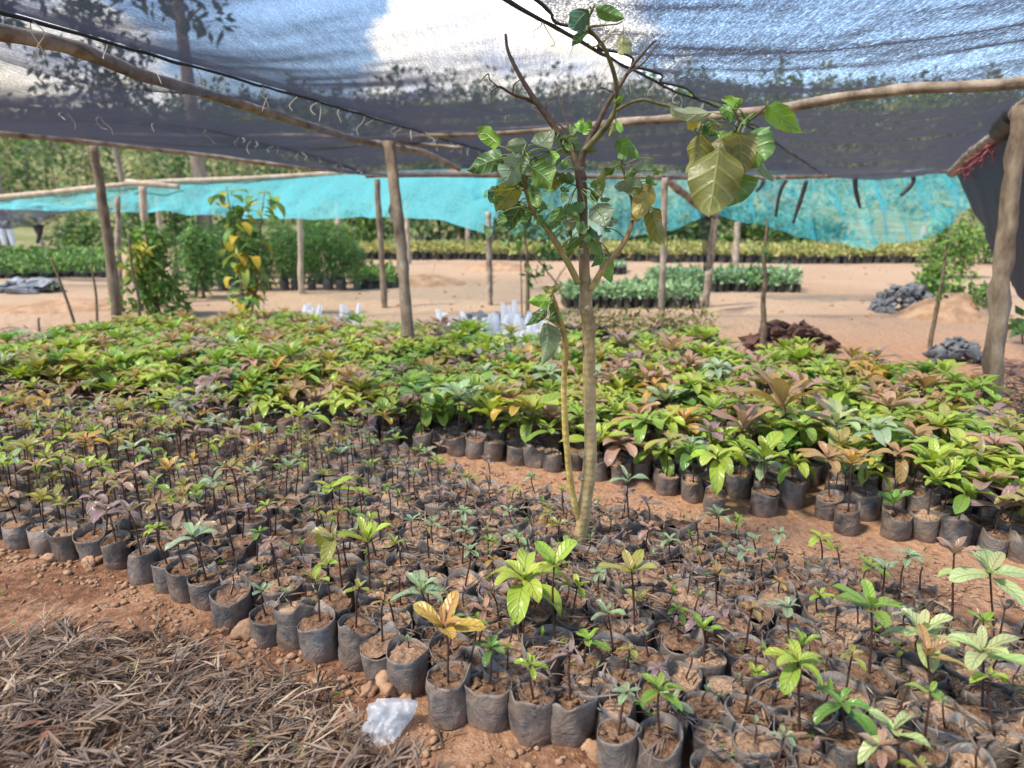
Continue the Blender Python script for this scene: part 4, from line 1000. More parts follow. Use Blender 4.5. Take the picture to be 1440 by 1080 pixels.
# tall plant with hanging yellowed leaves in front of the feathery bushes
pb = gpos(348, 446); pl = empty('tall_leafy_plant', tuple(pb)); tag(pl, 'tall loose plant with hanging yellowed leaves before the feathery bushes', 'plant')
m_ = MB(); st = MB(); 
for (tx, ty, sx) in [(318, 262, -.02), (372, 268, .05), (345, 330, 0)]:
    tp = P(tx, ty, pb[1]) - pb; tube(st, [(sx, 0, -.05), (tp[0] * .4 + sx, .03, tp[2] * .5), tuple(tp)], [.016, .012, .006], 14, 6, .1)
    for i in range(44 if ty < 300 else 26):
        f = .12 + .88 * random.random(); c = np.array((tp[0] * f + random.uniform(-.13, .13), random.uniform(-.15, .15), tp[2] * f))
        yl = random.random() < (.35 if f < .7 else .16)
        leaf(m_, c, random.random() * 6.28, random.uniform(-.3, .5), random.uniform(.18, .36), random.uniform(.10, .18), random.uniform(.8, 2.0), jit((.48, .38, .04) if yl else random.choice(LIGHTG), .3), 4, 2, 0, .3, 1, .08)
m_.build('foliage', M_fol, pl); st.build('stem', M_bushstem, pl)

def sapling(name, label, pts, r0, r1, leaves, tints, size=.07, mtl=None, cat='sapling'):
    b = gpos(*pts[0]); o = empty(name, tuple(b)); tag(o, label, cat); st = MB()
    q = [np.array((0, 0, -.05))] + [P(x, y, b[1] + random.uniform(-.02, .02)) - b for (x, y) in pts[1:]]
    tube(st, q, np.linspace(r0, r1, len(q)), len(q) * 6, 7, .15, knots=2); m_ = MB()
    for (x, y, n, rr) in leaves:
        c = P(x, y, b[1]) - b; clump(m_, c, (rr, rr, rr), n, size, tints, .4, .5, .2, 0, .7)
        j = min(range(len(q)), key=lambda i: np.linalg.norm(q[i] - c)); tube(st, [q[j], (q[j] + c) / 2 + np.array((0, 0, .02)), c], [r1 * .6, r1 * .4, r1 * .3], 5, 4, .1)
    st.build('stem', mtl or M_bushstem, o)
    if m_.n: m_.build('foliage', M_fol, o)
    return o
sapling('stake_sapling', 'slim greenish sapling on the sand right of the tilted dark post', [(1071,498),(1074,460),(1073,425),(1076,390),(1074,360),(1078,325),(1079,305)], .035, .008, [(1064,395,12,.08),(1082,372,10,.09),(1058,382,8,.06),(1088,390,6,.05),(1070,355,12,.1),(1080,342,8,.07)], GREENS[:2])
sapling('stake_sapling', 'dark leaning sapling before the grey stones on the right', [(1307,488),(1316,440),(1324,400),(1330,355),(1334,330)], .026, .009, [(1330,405,14,.09),(1318,412,8,.07),(1336,345,14,.1)], GREENS)
sapling('stake_sapling', 'dark leafy sapling behind the young tree stem', [(742,442),(742,400),(741,360),(738,325),(742,290)], .032, .01, [(745,385,26,.14),(762,372,26,.14),(735,318,40,.18),(725,335,30,.15),(760,335,36,.18),(784,318,28,.15),(752,300,40,.2),(770,352,24,.12)], [(.05, .13, .03), (.09, .2, .04), (.12, .26, .05)], .11)
sapling('bare_sapling', 'thin bare sapling left of the dark leafy one', [(734,440),(733,395),(732,350)], .012, .006, [], GREENS)
sapling('bare_sapling', 'bare forked twig between the dark leafy sapling and the tree', [(800,432),(784,402),(768,380),(754,362)], .02, .008, [], GREENS)
sapling('bare_sapling', 'bare twig crossing behind the tree stem', [(772,418),(784,392),(800,368),(806,350)], .018, .007, [], GREENS)
sapling('bare_stick', 'long stick leaning left before the brown post', [(110,468),(95,425),(84,395),(72,362)], .018, .012, [(76,400,5,.05)], LIGHTG, .06, None, 'stick')
sapling('bare_stick', 'upright stick left of the brown post', [(136,455),(135,415),(128,372)], .018, .012, [], LIGHTG, .06, None, 'stick')
sapling('bare_stick', 'knotty stick in front of the yellow spotted bush', [(196,462),(195,420),(186,380),(181,330)], .020, .013, [], LIGHTG, .06, None, 'stick')
sapling('bare_stick', 'short stub of stick at the left edge of the debris', [(57,480),(55,462),(54,448)], .014, .011, [], LIGHTG, .06, None, 'stick')
sapling('weed', 'weed with hanging dark leaves at the right edge behind the post', [(1440,482),(1436,462),(1428,452)], .012, .008, [(1424,458,7,.07),(1436,452,6,.06)], GREENS, .16, None, 'weed')

# ---------------------------------------------------------------- far beds of small seedlings: too many and small to count
def far_bed(name, label, corners, sp, hb, hp, nl, size, tints, jitter=.3):
    poly = [tuple(G(a, b)[:2]) for a, b in corners]; xs = [p[0] for p in poly]; ys = [p[1] for p in poly]; m_ = MB()
    th = np.linspace(0, 6.2832, 6, endpoint=False); x = min(xs)
    while x < max(xs):
        y = min(ys)
        while y < max(ys):
            q = (x + random.uniform(-.3, .3) * sp, y + random.uniform(-.3, .3) * sp)
            if inside(q, poly):
                z = float(gz(*q)); r = sp * .46
                V = np.vstack([np.stack([q[0] + np.cos(th) * r, q[1] + np.sin(th) * r, np.full(6, z - .02)], 1), np.stack([q[0] + np.cos(th) * r, q[1] + np.sin(th) * r, np.full(6, z + hb) + NR.normal(0, hb * .08, 6)], 1)])
                m_.add(V, [f[::-1] for f in grid_faces(1, 6, 0, True)] + [tuple(range(6, 12))], (1, 1, 1), None, 1)
                clump(m_, (q[0], q[1], z + hb + hp * .55), (sp * .6, sp * .6, hp * .5), nl, size, tints, .3, .42, .3, 0, .2)
            y += sp
        x += sp
    o = m_.build(name, [M_fol, M_farbag]); return tag(o, label, 'seedlings', 'blocks of small seedlings on the sand', 'stuff')
GB = [(.22, .36, .15), (.28, .43, .2), (.16, .28, .11), (.33, .46, .25)]
YB = [(.36, .36, .10), (.42, .34, .11), (.28, .34, .09), (.44, .40, .14)]
far_bed('seedling_block', 'green block of bagged seedlings behind the tilted dark post', [(908,412), (1122,412), (1112,402), (916,402)], .12, .14, .2, 11, .12, GB)
far_bed('seedling_block', 'nearer green block of bagged seedlings right of the tree stem', [(788,434), (982,434), (972,421), (796,421)], .11, .14, .17, 10, .11, GB)
far_bed('seedling_block', 'long yellowish bed of bagged seedlings along the far side of the sand at right', [(914,369), (1335,371), (1320,358), (914,359)], .17, .2, .18, 10, .14, YB)
far_bed('seedling_block', 'long yellowish bed of bagged seedlings along the far side behind the tree', [(490,367), (905,367), (905,358), (495,358)], .17, .18, .2, 8, .16, YB)
far_bed('seedling_block', 'low dark row of bagged seedlings left of the straight pale post', [(498,408), (560,406), (556,396), (500,398)], .13, .14, .2, 9, .12, LIGHTG)
far_bed('seedling_block', 'wilted pinkish green seedlings behind the leafy bed at the tree', [(775,488), (1012,492), (998,474), (800,468)], .13, .12, .22, 12, .07, [(.3, .25, .09), (.22, .2, .07), (.36, .25, .14), (.2, .25, .06)])
far_bed('seedling_block', 'low green bed of seedlings at the far left', [(-120,396), (150,390), (150,366), (-120,366)], .22, .1, .26, 14, .14, LIGHTG + GREENS)
far_bed('seedling_block', 'dark seedlings behind the sand by the tree stem', [(842,385), (880,385), (878,377), (846,377)], .14, .15, .1, 4, .1, GB)

# ---------------------------------------------------------------- heaps and mounds
def heap(name, label, cat, group, cx, cy, wpx, n, size, mtl, h, depth=.6, sub=1, flat=.75):
    c = gpos(cx, cy); dep = proj(c)[2]; w = wpx * dep / FPX / 2
    for i in range(n):
        while True:
            a, b = random.uniform(-1, 1), random.uniform(-1, 1)
            if a * a + b * b < 1: break
        z = h * (1 - (a * a + b * b)) ** .8 * random.uniform(.55, 1.0)
        m_ = MB(); s = size * random.uniform(.5, 1.5); p = np.array((c[0] + a * w, c[1] + b * w * depth, c[2] + z + s * .25))
        clod(m_, (0, 0, 0), s, random, 0, sub, flat=flat, jag=1.7)
        o = m_.build(name, mtl, smooth=False); o.location = p; tag(o, label, cat, group)
heap('grey_stone', 'angular grey stone in the heap beside the leafy earth mound', 'stone', 'grey stones heaped beside the leafy mound', 1272, 438, 92, 130, .055, M_stone, .40)
heap('grey_stone', 'grey stone in the small heap left of the thick right post', 'stone', 'grey stones heaped by the right post', 1340, 508, 70, 60, .05, M_stone, .24)
heap('dark_clod', 'dark brown clod in the heap behind the leafy bed', 'clod', 'dark clods heaped behind the leafy bed', 1106, 494, 128, 120, .055, M_darkclod, .30, .45)
heap('ash_lump', 'dark lump in the low heap behind the white sleeves', 'clod', 'dark lumps behind the white sleeves', 692, 455, 110, 40, .08, M_stone, .07, .4)
M_scrap = noise_material('grey_plastic', [(.3, (.06, .065, .075)), (.55, (.2, .21, .23)), (.8, (.45, .46, .5))], 5, .5, .6, .02)
heap('plastic_scrap', 'crumpled grey plastic scrap in the heap at the far left', 'scrap', 'grey plastic scraps heaped at the left', 42, 411, 100, 40, .14, M_scrap, .18, .5, 1, .4)
M_earth = noise_material('heaped_earth', [(.3, (.22, .13, .075)), (.5, (.34, .21, .125)), (.75, (.48, .325, .21))], 5, .95, 1, .05, (1, 1, 1), 8, .1, True, .1, 40)
def mound(label, px, py, wpx, h, dr=.7):
    c = gpos(px, py); w = wpx * proj(c)[2] / FPX / 2; n = 40; g = np.linspace(-1, 1, n + 1); X, Y = np.meshgrid(g, g, indexing='ij')
    Zh = h * np.clip(1 - X * X - Y * Y, 0, 1) ** 1.3 * (.7 + .6 * fbm(X * 2.2 + px, Y * 2.2, 4, 3)) + .02 * (fbm(X * 9, Y * 9 + px, 3, 4) - .5) - .03
    m_ = MB(); m_.add(np.stack([X * w, Y * w * dr, Zh], -1).reshape(-1, 3), [f[::-1] for f in grid_faces(n, n)]); o = m_.build('earth_mound', M_earth); o.location = c; return tag(o, label, 'mound')
mound('earth mound with green weeds beside the grey stones', 1340, 446, 170, .36)
mound('low brown earth mound on the sand right of the mottled post', 598, 400, 130, .22)
mound('flat earth mound on the sand by the dark straight post', 700, 378, 110, .22)
mound('low earth bank on the sand at the left', 90, 432, 260, .12)
for (px, py, w, h, lab) in [(1345, 436, .5, .3, 'weed patch on top of the right earth mound'), (1318, 430, .3, .22, 'small weed on the left shoulder of the right earth mound'), (1362, 448, .42, .22, 'weed at the right foot of the earth mound'), (1300, 418, .3, .25, 'weed growing out of the grey stones'), (1380, 440, .5, .3, 'weed on the right shoulder of the right earth mound')]:
    q = gpos(px, py); q[2] += .10; bush('weed', lab, 'weed', q, w, h, 130, .1, LIGHTG + GREENS, 'weeds on the right earth mound', 2, 5, None, .6, .3, .2)

# ---------------------------------------------------------------- white polythene sleeves standing behind the leafy bed
def clear_plastic(name, col, alpha, rough=.25):
    m, nt, out = mat(name); N = NT(nt)
    b = N.bsdf(col, rough, N.bump(N.noise(30, 4, N.obj(), .6, 1.0), .6, .01), .6); tr = N.n('BsdfTranslucent'); tr.inputs[0].default_value = (*col, 1)
    m1 = N.n('MixShader'); m1.inputs[0].default_value = .35; N.l(b.outputs[0], m1.inputs[1]); N.l(tr.outputs[0], m1.inputs[2])
    tp = N.n('BsdfTransparent'); m2 = N.n('MixShader'); m2.inputs[0].default_value = alpha; N.l(m1.outputs[0], m2.inputs[1]); N.l(tp.outputs[0], m2.inputs[2]); N.l(m2.outputs[0], out.inputs[0]); return m
M_sleeve = clear_plastic('white_polythene', (.82, .83, .84), .3)
M_cup = clear_plastic('clear_plastic_scrap', (.56, .58, .62), .34, .22)
def sleeve(px, py, hpx, label, w=.055):
    b = gpos(px, py); dep = proj(b)[2]; h = hpx * dep / FPX; sd = random.random() * 40; seg = 14; th = np.linspace(0, 6.2832, seg, endpoint=False); V = []
    for i in range(8):
        f = i / 7; r = w * (1.0 - .5 * max(0, f - .45) / .55) * (1 + .35 * (vnoise(np.cos(th) * 2 + sd, np.sin(th) * 2 + f * 3) - .5)); lean = .06 * math.sin(sd) * f * f
        V.append(np.stack([np.cos(th) * r + lean, np.sin(th) * r * .8, np.full(seg, h * f) + h * .06 * (vnoise(th * 2 + sd, f) - .5)], 1))
    m_ = MB(); m_.add(np.vstack(V), [f[::-1] for f in grid_faces(7, seg, 0, True)]); o = m_.build('plastic_sleeve', M_sleeve); o.location = b; return tag(o, label, 'plastic sleeve', 'white plastic sleeves standing behind the leafy bed')
for i in range(90):
    px = random.uniform(618, 764); sleeve(px, random.uniform(482, 506), random.uniform(26, 50), 'white plastic sleeve in the cluster behind the leafy bed left of the tree', .045)
for px, py, h in [(712, 486, 60), (726, 486, 64), (718, 484, 54), (625, 500, 66)]: sleeve(px, py, h, 'tall white plastic sleeve standing above the cluster left of the tree' if px > 650 else 'bluish white sleeve standing apart at the left of the cluster', .05)
for i in range(16): sleeve(random.uniform(424, 508), random.uniform(464, 474), random.uniform(24, 42), 'white plastic sleeve in the low group left of the mottled post', .045)

# ---------------------------------------------------------------- hedge and trees beyond
def tree_thing(name, label, base, h, crown_w, tr, n, size, tints, group=None, crown_from=.35, lobes=12, lean=0.0, taper=.5):
    o = empty(name, tuple(base)); tag(o, label, 'tree', group); m_ = MB(); st = MB()
    tube(st, [(0, 0, -.2), (lean * .4, 0, h * .45), (lean, 0, h * .97)], [tr, tr * .7, tr * .15], 20, 9, .12)
    for i in range(lobes):
        z = h * (crown_from + (1 - crown_from) * (i + .5) / lobes); a = i * 2.4 + random.random(); f = 1 - taper * (i / lobes); q = crown_w * .34 * f * random.uniform(.4, 1.1)
        c = (lean * z / h + math.cos(a) * q, math.sin(a) * q, z)
        tube(st, [(lean * z / h * .9, 0, z * .9 - .1), ((lean * z / h + c[0]) / 2, c[1] / 2, z * .96), c], [tr * .3, tr * .2, tr * .08], 7, 5, .1)
        clump(m_, c, (crown_w * .27 * f * random.uniform(.7, 1.2), crown_w * .27 * f, h * (1 - crown_from) / lobes * random.uniform(.9, 1.7)), n // lobes, size, tints, .35, .45, .2, 0, .4)
    st.build('trunk', M_trunk, o); m_.build('crown', M_fol, o); return o
HT = [(.08, .15, .05), (.12, .2, .06), (.17, .24, .08), (.09, .15, .06)]
hd = 'hedge trees beyond the yellowish bed'
for i, (px, h, w) in enumerate([(592, 3.6, 1.9), (618, 4.2, 2.2), (646, 3.9, 1.9), (668, 4.4, 2.2), (694, 4.0, 2.0), (722, 4.3, 2.4), (752, 3.4, 2.0), (782, 3.0, 2.2)]):
    tree_thing('hedge_tree', 'dark hedge tree, %s from left in the row left of the young tree' % ordn(i + 1), gpos(px, 345 - (i % 2) * 3), h, w, .09, 700, .28, HT, hd, .08, 12, 0, .35)
for i, (px, py, w, h) in enumerate([(876, 347, 2.2, 1.7), (906, 345, 2.4, 2.1), (940, 347, 2.0, 1.6), (962, 344, 2.4, 2.2), (1000, 345, 2.4, 2.0), (1040, 346, 2.6, 1.9), (1082, 347, 2.4, 1.5), (1118, 348, 2.2, 1.2), (1160, 349, 2.2, 1.0)]):
    bush('hedge_bush', 'dark hedge bush, %s from left in the row right of the young tree' % ordn(i + 1), 'bush', gpos(px, py), w, h, 700, .26, HT + LIGHTG[:1], 'hedge bushes beyond the yellowish bed', 3, 9, None, .5, .3, .1)
for (px, py, w, h, lab) in [(500, 350, 2.2, 2.0, 'dense dark bush behind the thin pale post'), (528, 352, 1.9, 1.5, 'bush left of the far straight pale post'), (455, 345, 2.4, 1.0, 'low bush behind the feathery bushes'), (200, 344, 2.6, 1.9, 'loose green bush behind the pale crosspiece post'), (120, 346, 2.6, 1.1, 'low pale green bush behind the left post'), (330, 340, 2.8, 1.7, 'loose bush behind the tall yellowed plant'), (255, 342, 2.4, 1.6, 'loose bush behind the spotted bush')]:
    bush('bush', lab, 'bush', gpos(px, py), w, h, 700, .24, HT + LIGHTG, 'bushes at the foot of the hill', 3, 9, None, .5, .3, .1)
tree_thing('eucalyptus_tree', 'tall tree whose trunk shows dark through the net at the upper left', P(292, 344, 30), 19, 4.6, .30, 1500, .5, [(.05, .09, .035), (.08, .13, .05)], 'tall trees beyond the nets', .46, 16, -.4, .3)
tree_thing('eucalyptus_tree', 'tall tree at the left edge with a grey trunk under the net', P(8, 344, 27), 12, 4.0, .22, 1100, .45, [(.06, .11, .03), (.1, .17, .045)], 'tall trees beyond the nets', .62, 12, .2, .4)
tree_thing('eucalyptus_tree', 'leaning tree seen as a dark haze left of the tall trunk', P(190, 338, 40), 14, 6.0, .2, 1200, .5, [(.05, .09, .035), (.08, .13, .05)], 'tall trees beyond the nets', .45, 12, -1.5, .4)

# the wooded hillside: a mass of trees nobody could count
fw = MB()
def hill_tree(x, y, h, conif, n=90):
    z = float(gz(x, y)); lk = 1.5 if y < 135 else 1.0
    tn = random.choice([[(.05, .10, .03), (.08, .14, .04)], [(.10, .16, .05), (.15, .2, .06)], [(.19, .22, .08), (.26, .25, .1)], [(.06, .1, .045), (.09, .13, .06)]])
    tn = [tuple(c * lk for c in q) for q in tn]
    V = np.array([(x - .12, y, z - .5), (x + .12, y, z - .5), (x, y + .15, z - .5), (x, y, z + h * .8)]); fw.add(V, [(0, 1, 3), (1, 2, 3), (2, 0, 3)], (.12, .09, .07))
    if conif:
        for i in range(5):
            f = i / 5; clump(fw, (x, y, z + h * (.25 + .72 * f)), (h * .13 * (1.1 - f), h * .13 * (1.1 - f), h * .13), n // 5, h * .085, tn, .2, .5, .2)
    else:
        for i in range(5):
            a = random.random() * 6.28; clump(fw, (x + math.cos(a) * h * .14, y + math.sin(a) * h * .14, z + h * random.uniform(.15, .9)), (h * .2, h * .2, h * .17), n // 5, h * .09, tn, .3, .55, .2)
for i in range(2100):
    y = 58 + 212 * random.random() ** (1.25 if i % 2 else .7); x = random.uniform(-.95, .95) * y
    open_field = vnoise(x * .02 + 5, y * .02, 9) > .66 and y < 100
    if open_field: continue
    hill_tree(x, y, random.uniform(4.0, 8.0) if y < 120 else random.uniform(7, 13), random.random() < (.35 if y < 150 else .6), 90 if y < 130 else 70)
for i in range(900):
    y = 42 + 90 * random.random(); x = random.uniform(-.9, .9) * y; z = float(gz(x, y)); s = random.uniform(.8, 2.0)
    clump(fw, (x, y, z + s * .4), (s, s, s * .6), 40, s * .28, random.choice([[(.10, .17, .05), (.15, .21, .06)], [(.21, .22, .09), (.28, .25, .11)], [(.07, .12, .04), (.1, .15, .05)]]), .3, .55, .2)
tag(fw.build('forest', M_fol), 'wooded hillside behind the nursery, seen under and through the nets', 'forest', kind='stuff')

# ---------------------------------------------------------------- person far left, half hidden by the bundled net
def person():
    b = gpos(13, 351); b[0] += .0
    import bmesh
    o = empty('person', tuple(b)); tag(o, 'person in pale trousers and dark shoes standing half hidden behind the bundled net', 'person')
    def skin(name, pts, edges, rad, mtl, root):
        me = bpy.data.meshes.new(name); me.from_pydata(pts, edges, []); ob = link(name, me, o); me.materials.append(mtl)
        md = ob.modifiers.new('skin', 'SKIN'); ob.modifiers.new('sub', 'SUBSURF').levels = 1; ob.modifiers['sub'].render_levels = 2; md.use_smooth_shade = True
        for i, r in enumerate(rad): me.skin_vertices[0].data[i].radius = r if isinstance(r, tuple) else (r, r)
        me.skin_vertices[0].data[root].use_root = True; return ob
    M_sk = noise_material('dark_skin', [(.3, (.06, .033, .022)), (.7, (.1, .055, .036))], 10, .5, 0); M_tr = noise_material('pale_trousers', [(.3, (.45, .52, .55)), (.7, (.62, .68, .7))], 8, .8, .3)
    M_sh = noise_material('mauve_shirt', [(.3, (.30, .22, .27)), (.7, (.42, .33, .38))], 8, .8, .3); M_bt = noise_material('dark_shoes', [(.3, (.015, .013, .012)), (.7, (.04, .03, .03))], 10, .5, 0)
    hair = noise_material('short_black_hair', [(.3, (.008, .008, .008)), (.7, (.02, .018, .018))], 40, .8, .3)
    body = skin('body', [(0,0,.98),(0,0,1.15),(0,0,1.38),(0,0,1.50),(0,-.02,1.62),(0,-.02,1.70),(-.19,0,1.40),(-.24,.02,1.12),(-.22,-.10,.88),(-.21,-.14,.80),(.19,0,1.40),(.25,.02,1.12),(.22,-.12,.90),(.21,-.16,.82),
                 (-.10,0,.92),(-.12,-.02,.50),(-.12,.02,.08),(-.12,-.12,.03),(.10,0,.92),(.13,.03,.50),(.14,.06,.08),(.15,-.08,.03)],
         [(0,1),(1,2),(2,3),(3,4),(4,5),(2,6),(6,7),(7,8),(8,9),(2,10),(10,11),(11,12),(12,13),(0,14),(14,15),(15,16),(16,17),(0,18),(18,19),(19,20),(20,21)],
         [.14,.135,.16,.055,.09,.085,.065,.05,.038,.03,.065,.05,.038,.03,.10,.07,.045,.035,.10,.07,.045,.035], M_sk, 0)
    skin('trousers', [(0,0,1.02),(-.10,0,.92),(-.12,-.02,.50),(-.12,.02,.11),(.10,0,.92),(.13,.03,.50),(.14,.06,.11)], [(0,1),(1,2),(2,3),(0,4),(4,5),(5,6)], [.165,.125,.10,.075,.125,.10,.075], M_tr, 0)
    skin('shirt', [(0,0,.98),(0,0,1.2),(0,0,1.40),(-.19,0,1.41),(-.235,.02,1.18),(.19,0,1.41),(.24,.02,1.18)], [(0,1),(1,2),(2,3),(3,4),(2,5),(5,6)], [.17,.165,.175,.085,.07,.085,.07], M_sh, 1)
    for s, (x, y) in ((-1, (-.12, .02)), (1, (.14, .06))): skin('shoe', [(x, y + .02, .05), (x, y - .09, .04), (x, y - .19, .03)], [(0, 1), (1, 2)], [(.05, .05), (.05, .04), (.04, .03)], M_bt, 0)
    m_ = MB(); clod(m_, (0, .01, 1.725), .098, random.Random(4), 0, 3, flat=.9); m_.build('hair', hair, o)
    m_ = MB()
    for sx in (-.03, .03): clod(m_, (sx, -.105, 1.665), .011, random.Random(2), 0, 1)
    clod(m_, (0, -.118, 1.635), .018, random.Random(3), 0, 2); clod(m_, (0, -.103, 1.59), .022, random.Random(5), 0, 2, flat=.35); m_.build('face', M_sk, o)
    for sx in (-1, 1):
        for k in range(5):
            m_ = MB(); x0 = sx * .215; y0 = -.15 if sx < 0 else -.17; z0 = .79 if sx < 0 else .81
            if k < 4: tube(m_, [(x0 + (k - 1.5) * .019, y0, z0), (x0 + (k - 1.5) * .021, y0 - .02, z0 - .04), (x0 + (k - 1.5) * .02, y0 - .012, z0 - (.075, .085, .08, .065)[k])], [.011, .009, .007], 8, 6)
            else: tube(m_, [(x0 - sx * .03, y0 + .01, z0 + .02), (x0 - sx * .05, y0 - .015, z0 - .01), (x0 - sx * .05, y0 - .02, z0 - .04)], [.012, .01, .008], 8, 6)
            m_.build('finger', M_sk, body)
person()

# ---------------------------------------------------------------- litter, straw, clods, weeds and scrap in the foreground
litterpoly = [tuple(G(a, b)[:2]) for a, b in [(-260,880), (0,905), (60,888), (130,880), (215,895), (300,925), (370,935), (440,955), (480,985), (520,1035), (560,1075), (600,1140), (640,1300), (-500,1300)]]
lp = np.array(litterpoly)
def pdist(p):
    d = 9
    for i in range(9): 
        a, b = lp[i], lp[i + 1]; t = np.clip(np.dot(p - a, b - a) / np.dot(b - a, b - a), 0, 1); d = min(d, np.linalg.norm(p - a - t * (b - a)))
    return d
TAN = np.array([(.30, .195, .125), (.22, .14, .088), (.14, .085, .055), (.38, .28, .195), (.25, .185, .145), (.10, .06, .04), (.18, .13, .10)])
lit = MB()
def strip(mb, p, az, el, L, w, col, curl=.3):
    n = 3; u = np.linspace(0, 1, n + 1); e = el - curl * u; f = np.array((math.cos(az), math.sin(az), 0)); s = np.array((-math.sin(az), math.cos(az), 0)); V = []
    r = np.cumsum(np.concatenate([[0], np.cos(e[1:]) * L / n])); z = np.cumsum(np.concatenate([[0], np.sin(e[1:]) * L / n])); ww = w * .5 * np.array([.55, 1, .85, .12]); ti = random.uniform(-.6, .6)
    for i in range(n + 1):
        c = p + f * r[i] + np.array((0, 0, z[i])); o = s * ww[i] * math.cos(ti) + np.array((0, 0, ww[i] * math.sin(ti))); V += [c - o, c + o]
    mb.add(np.array(V), [(2 * i, 2 * i + 1, 2 * i + 3, 2 * i + 2) for i in range(n)], col)
def frond(mb, p, az, z, scale=1.0):
    """a fallen feathery leaf: narrow lobes along a stalk"""
    n = random.randint(3, 6); L = random.uniform(.07, .15) * scale; col = TAN[random.randrange(len(TAN))] * random.uniform(.65, 1.25); f = np.array((math.cos(az), math.sin(az), 0)); tl = random.uniform(-.12, .22)
    for i in range(n):
        q = i / n; b = np.array((p[0], p[1], z)) + f * L * q + np.array((0, 0, tl * L * q))
        for sd in (-1, 1):
            if random.random() < .35: continue
            strip(mb, b, az + sd * random.uniform(.08, .60), tl + random.uniform(-.25, .35), random.uniform(.05, .12) * scale * (1 - .3 * q), random.uniform(.0035, .0085) * scale, col * random.uniform(.75, 1.2), random.uniform(-.1, .7))
    strip(mb, np.array((p[0], p[1], z)), az, tl, L * 1.1, .004, col * .7, .0)
bx0, bx1, by0, by1 = -2.9, .25, .9, 2.75
cnt = 0
for i in range(7600):
    p = np.array((random.uniform(bx0, bx1), random.uniform(by0, by1)))
    if not inside(p, litterpoly): continue
    d = pdist(p); 
    hgt = .075 * min(1, d / .35) * (.4 + 1.2 * float(fbm(p[0] * 3.2, p[1] * 3.2, 2, 6))) + .008
    if d < .12 and random.random() < .45: continue
    sw = float(vnoise(p[0] * 2.0, p[1] * 2.0, 12)) * 3.6 - .9
    frond(lit, p, sw + random.gauss(0, .9) + (3.14 if random.random() < .4 else 0), float(gz(*p)) + hgt * random.random() ** .5, random.uniform(.7, 1.1)); cnt += 1
for i in range(420):                                     # thin scatter along the edge of the pile and on the bare soil
    p = np.array((random.uniform(-2.6, 1.1), random.uniform(1.0, 3.3)))
    if float(np.interp(p[0], front[:, 0], front[:, 1])) < p[1] + .08: continue
    for j in range(3): strip(lit, np.array((p[0] + random.gauss(0, .04), p[1] + random.gauss(0, .04), float(gz(*p)) + .006)), random.random() * 6.28, random.uniform(-.05, .2), random.uniform(.02, .07), random.uniform(.002, .007), TAN[random.randrange(7)] * random.uniform(.7, 1.2))
for i in range(40):
    p = np.array((random.uniform(-1.2, .5), random.uniform(1.4, 2.2)))
    if float(np.interp(p[0], front[:, 0], front[:, 1])) > p[1] + .05: frond(lit, p, random.random() * 6.28, float(gz(*p)) + .01, .9)
# litter lying across the tops of the bags
for i in range(14000):
    p = np.array((random.uniform(-3.6, 3.0), random.uniform(.9, 4.6)))
    if not below_back(p) or float(np.interp(p[0], front[:, 0], front[:, 1])) > p[1] - .02: continue
    if vnoise(p[0] * 2.6, p[1] * 2.6, 21) < .25: continue
    if random.random() < .2: frond(lit, p, random.random() * 6.28, SOILZ + random.uniform(.005, .03), random.uniform(.4, .7)); continue
    for j in range(2): strip(lit, np.array((p[0] + random.gauss(0, .02), p[1] + random.gauss(0, .02), SOILZ + random.uniform(-.005, .035))), random.random() * 6.28, random.uniform(-.1, .35), random.uniform(.03, .08), random.uniform(.003, .008), TAN[random.randrange(7)] * random.uniform(.5, 1.0))
for i in range(900):                                    # chips along the bare path
    t = random.random(); p = np.array((-.4 + 2.9 * t, 3.75 - 1.62 * t)) + np.array((0, 1)) * random.gauss(0, .14)
    strip(lit, np.array((p[0], p[1], float(gz(*p)) + .005)), random.random() * 6.28, random.uniform(-.05, .15), random.uniform(.015, .05), random.uniform(.003, .008), TAN[random.randrange(7)] * random.uniform(.8, 1.3))
tag(lit.build('dry_leaf_litter', M_straw), 'dry brown feathery leaf litter heaped at lower left and strewn over the bags', 'leaf litter', kind='stuff')
dk = MB()
for i in range(900):
    p = gpos(random.uniform(1375, 1520), random.uniform(505, 640)); strip(dk, p + np.array((0, 0, .01 + .05 * random.random())), random.random() * 6.28, random.uniform(-.1, .3), random.uniform(.08, .2), random.uniform(.012, .03), np.array((.09, .055, .045)) * random.uniform(.5, 1.8))
for i in range(500):
    p = gpos(random.uniform(-60, 130), random.uniform(462, 540)); strip(dk, p + np.array((0, 0, .01 + .05 * random.random())), random.random() * 6.28, random.uniform(-.1, .25), random.uniform(.12, .4), random.uniform(.012, .03), np.array((.2, .16, .12)) * random.uniform(.4, 1.8))
tag(dk.build('dark_mulch', M_straw), 'dark dry leaf mulch around the right post and at the left end of the leafy bed', 'mulch', kind='stuff')
pal = MB()
for i in range(26): 
    b = gpos(random.uniform(48, 100), random.uniform(464, 478)); strip(pal, b + np.array((0, 0, .05)), random.uniform(.1, .5), random.uniform(.0, .18), random.uniform(.5, .9), .035, np.array((.34, .38, .24)) * random.uniform(.8, 1.2), .15)
o = pal.build('palm_frond', M_straw); recenter(o, gpos(70, 472)); tag(o, 'fallen pale green palm frond at the left end of the leafy bed', 'palm frond')

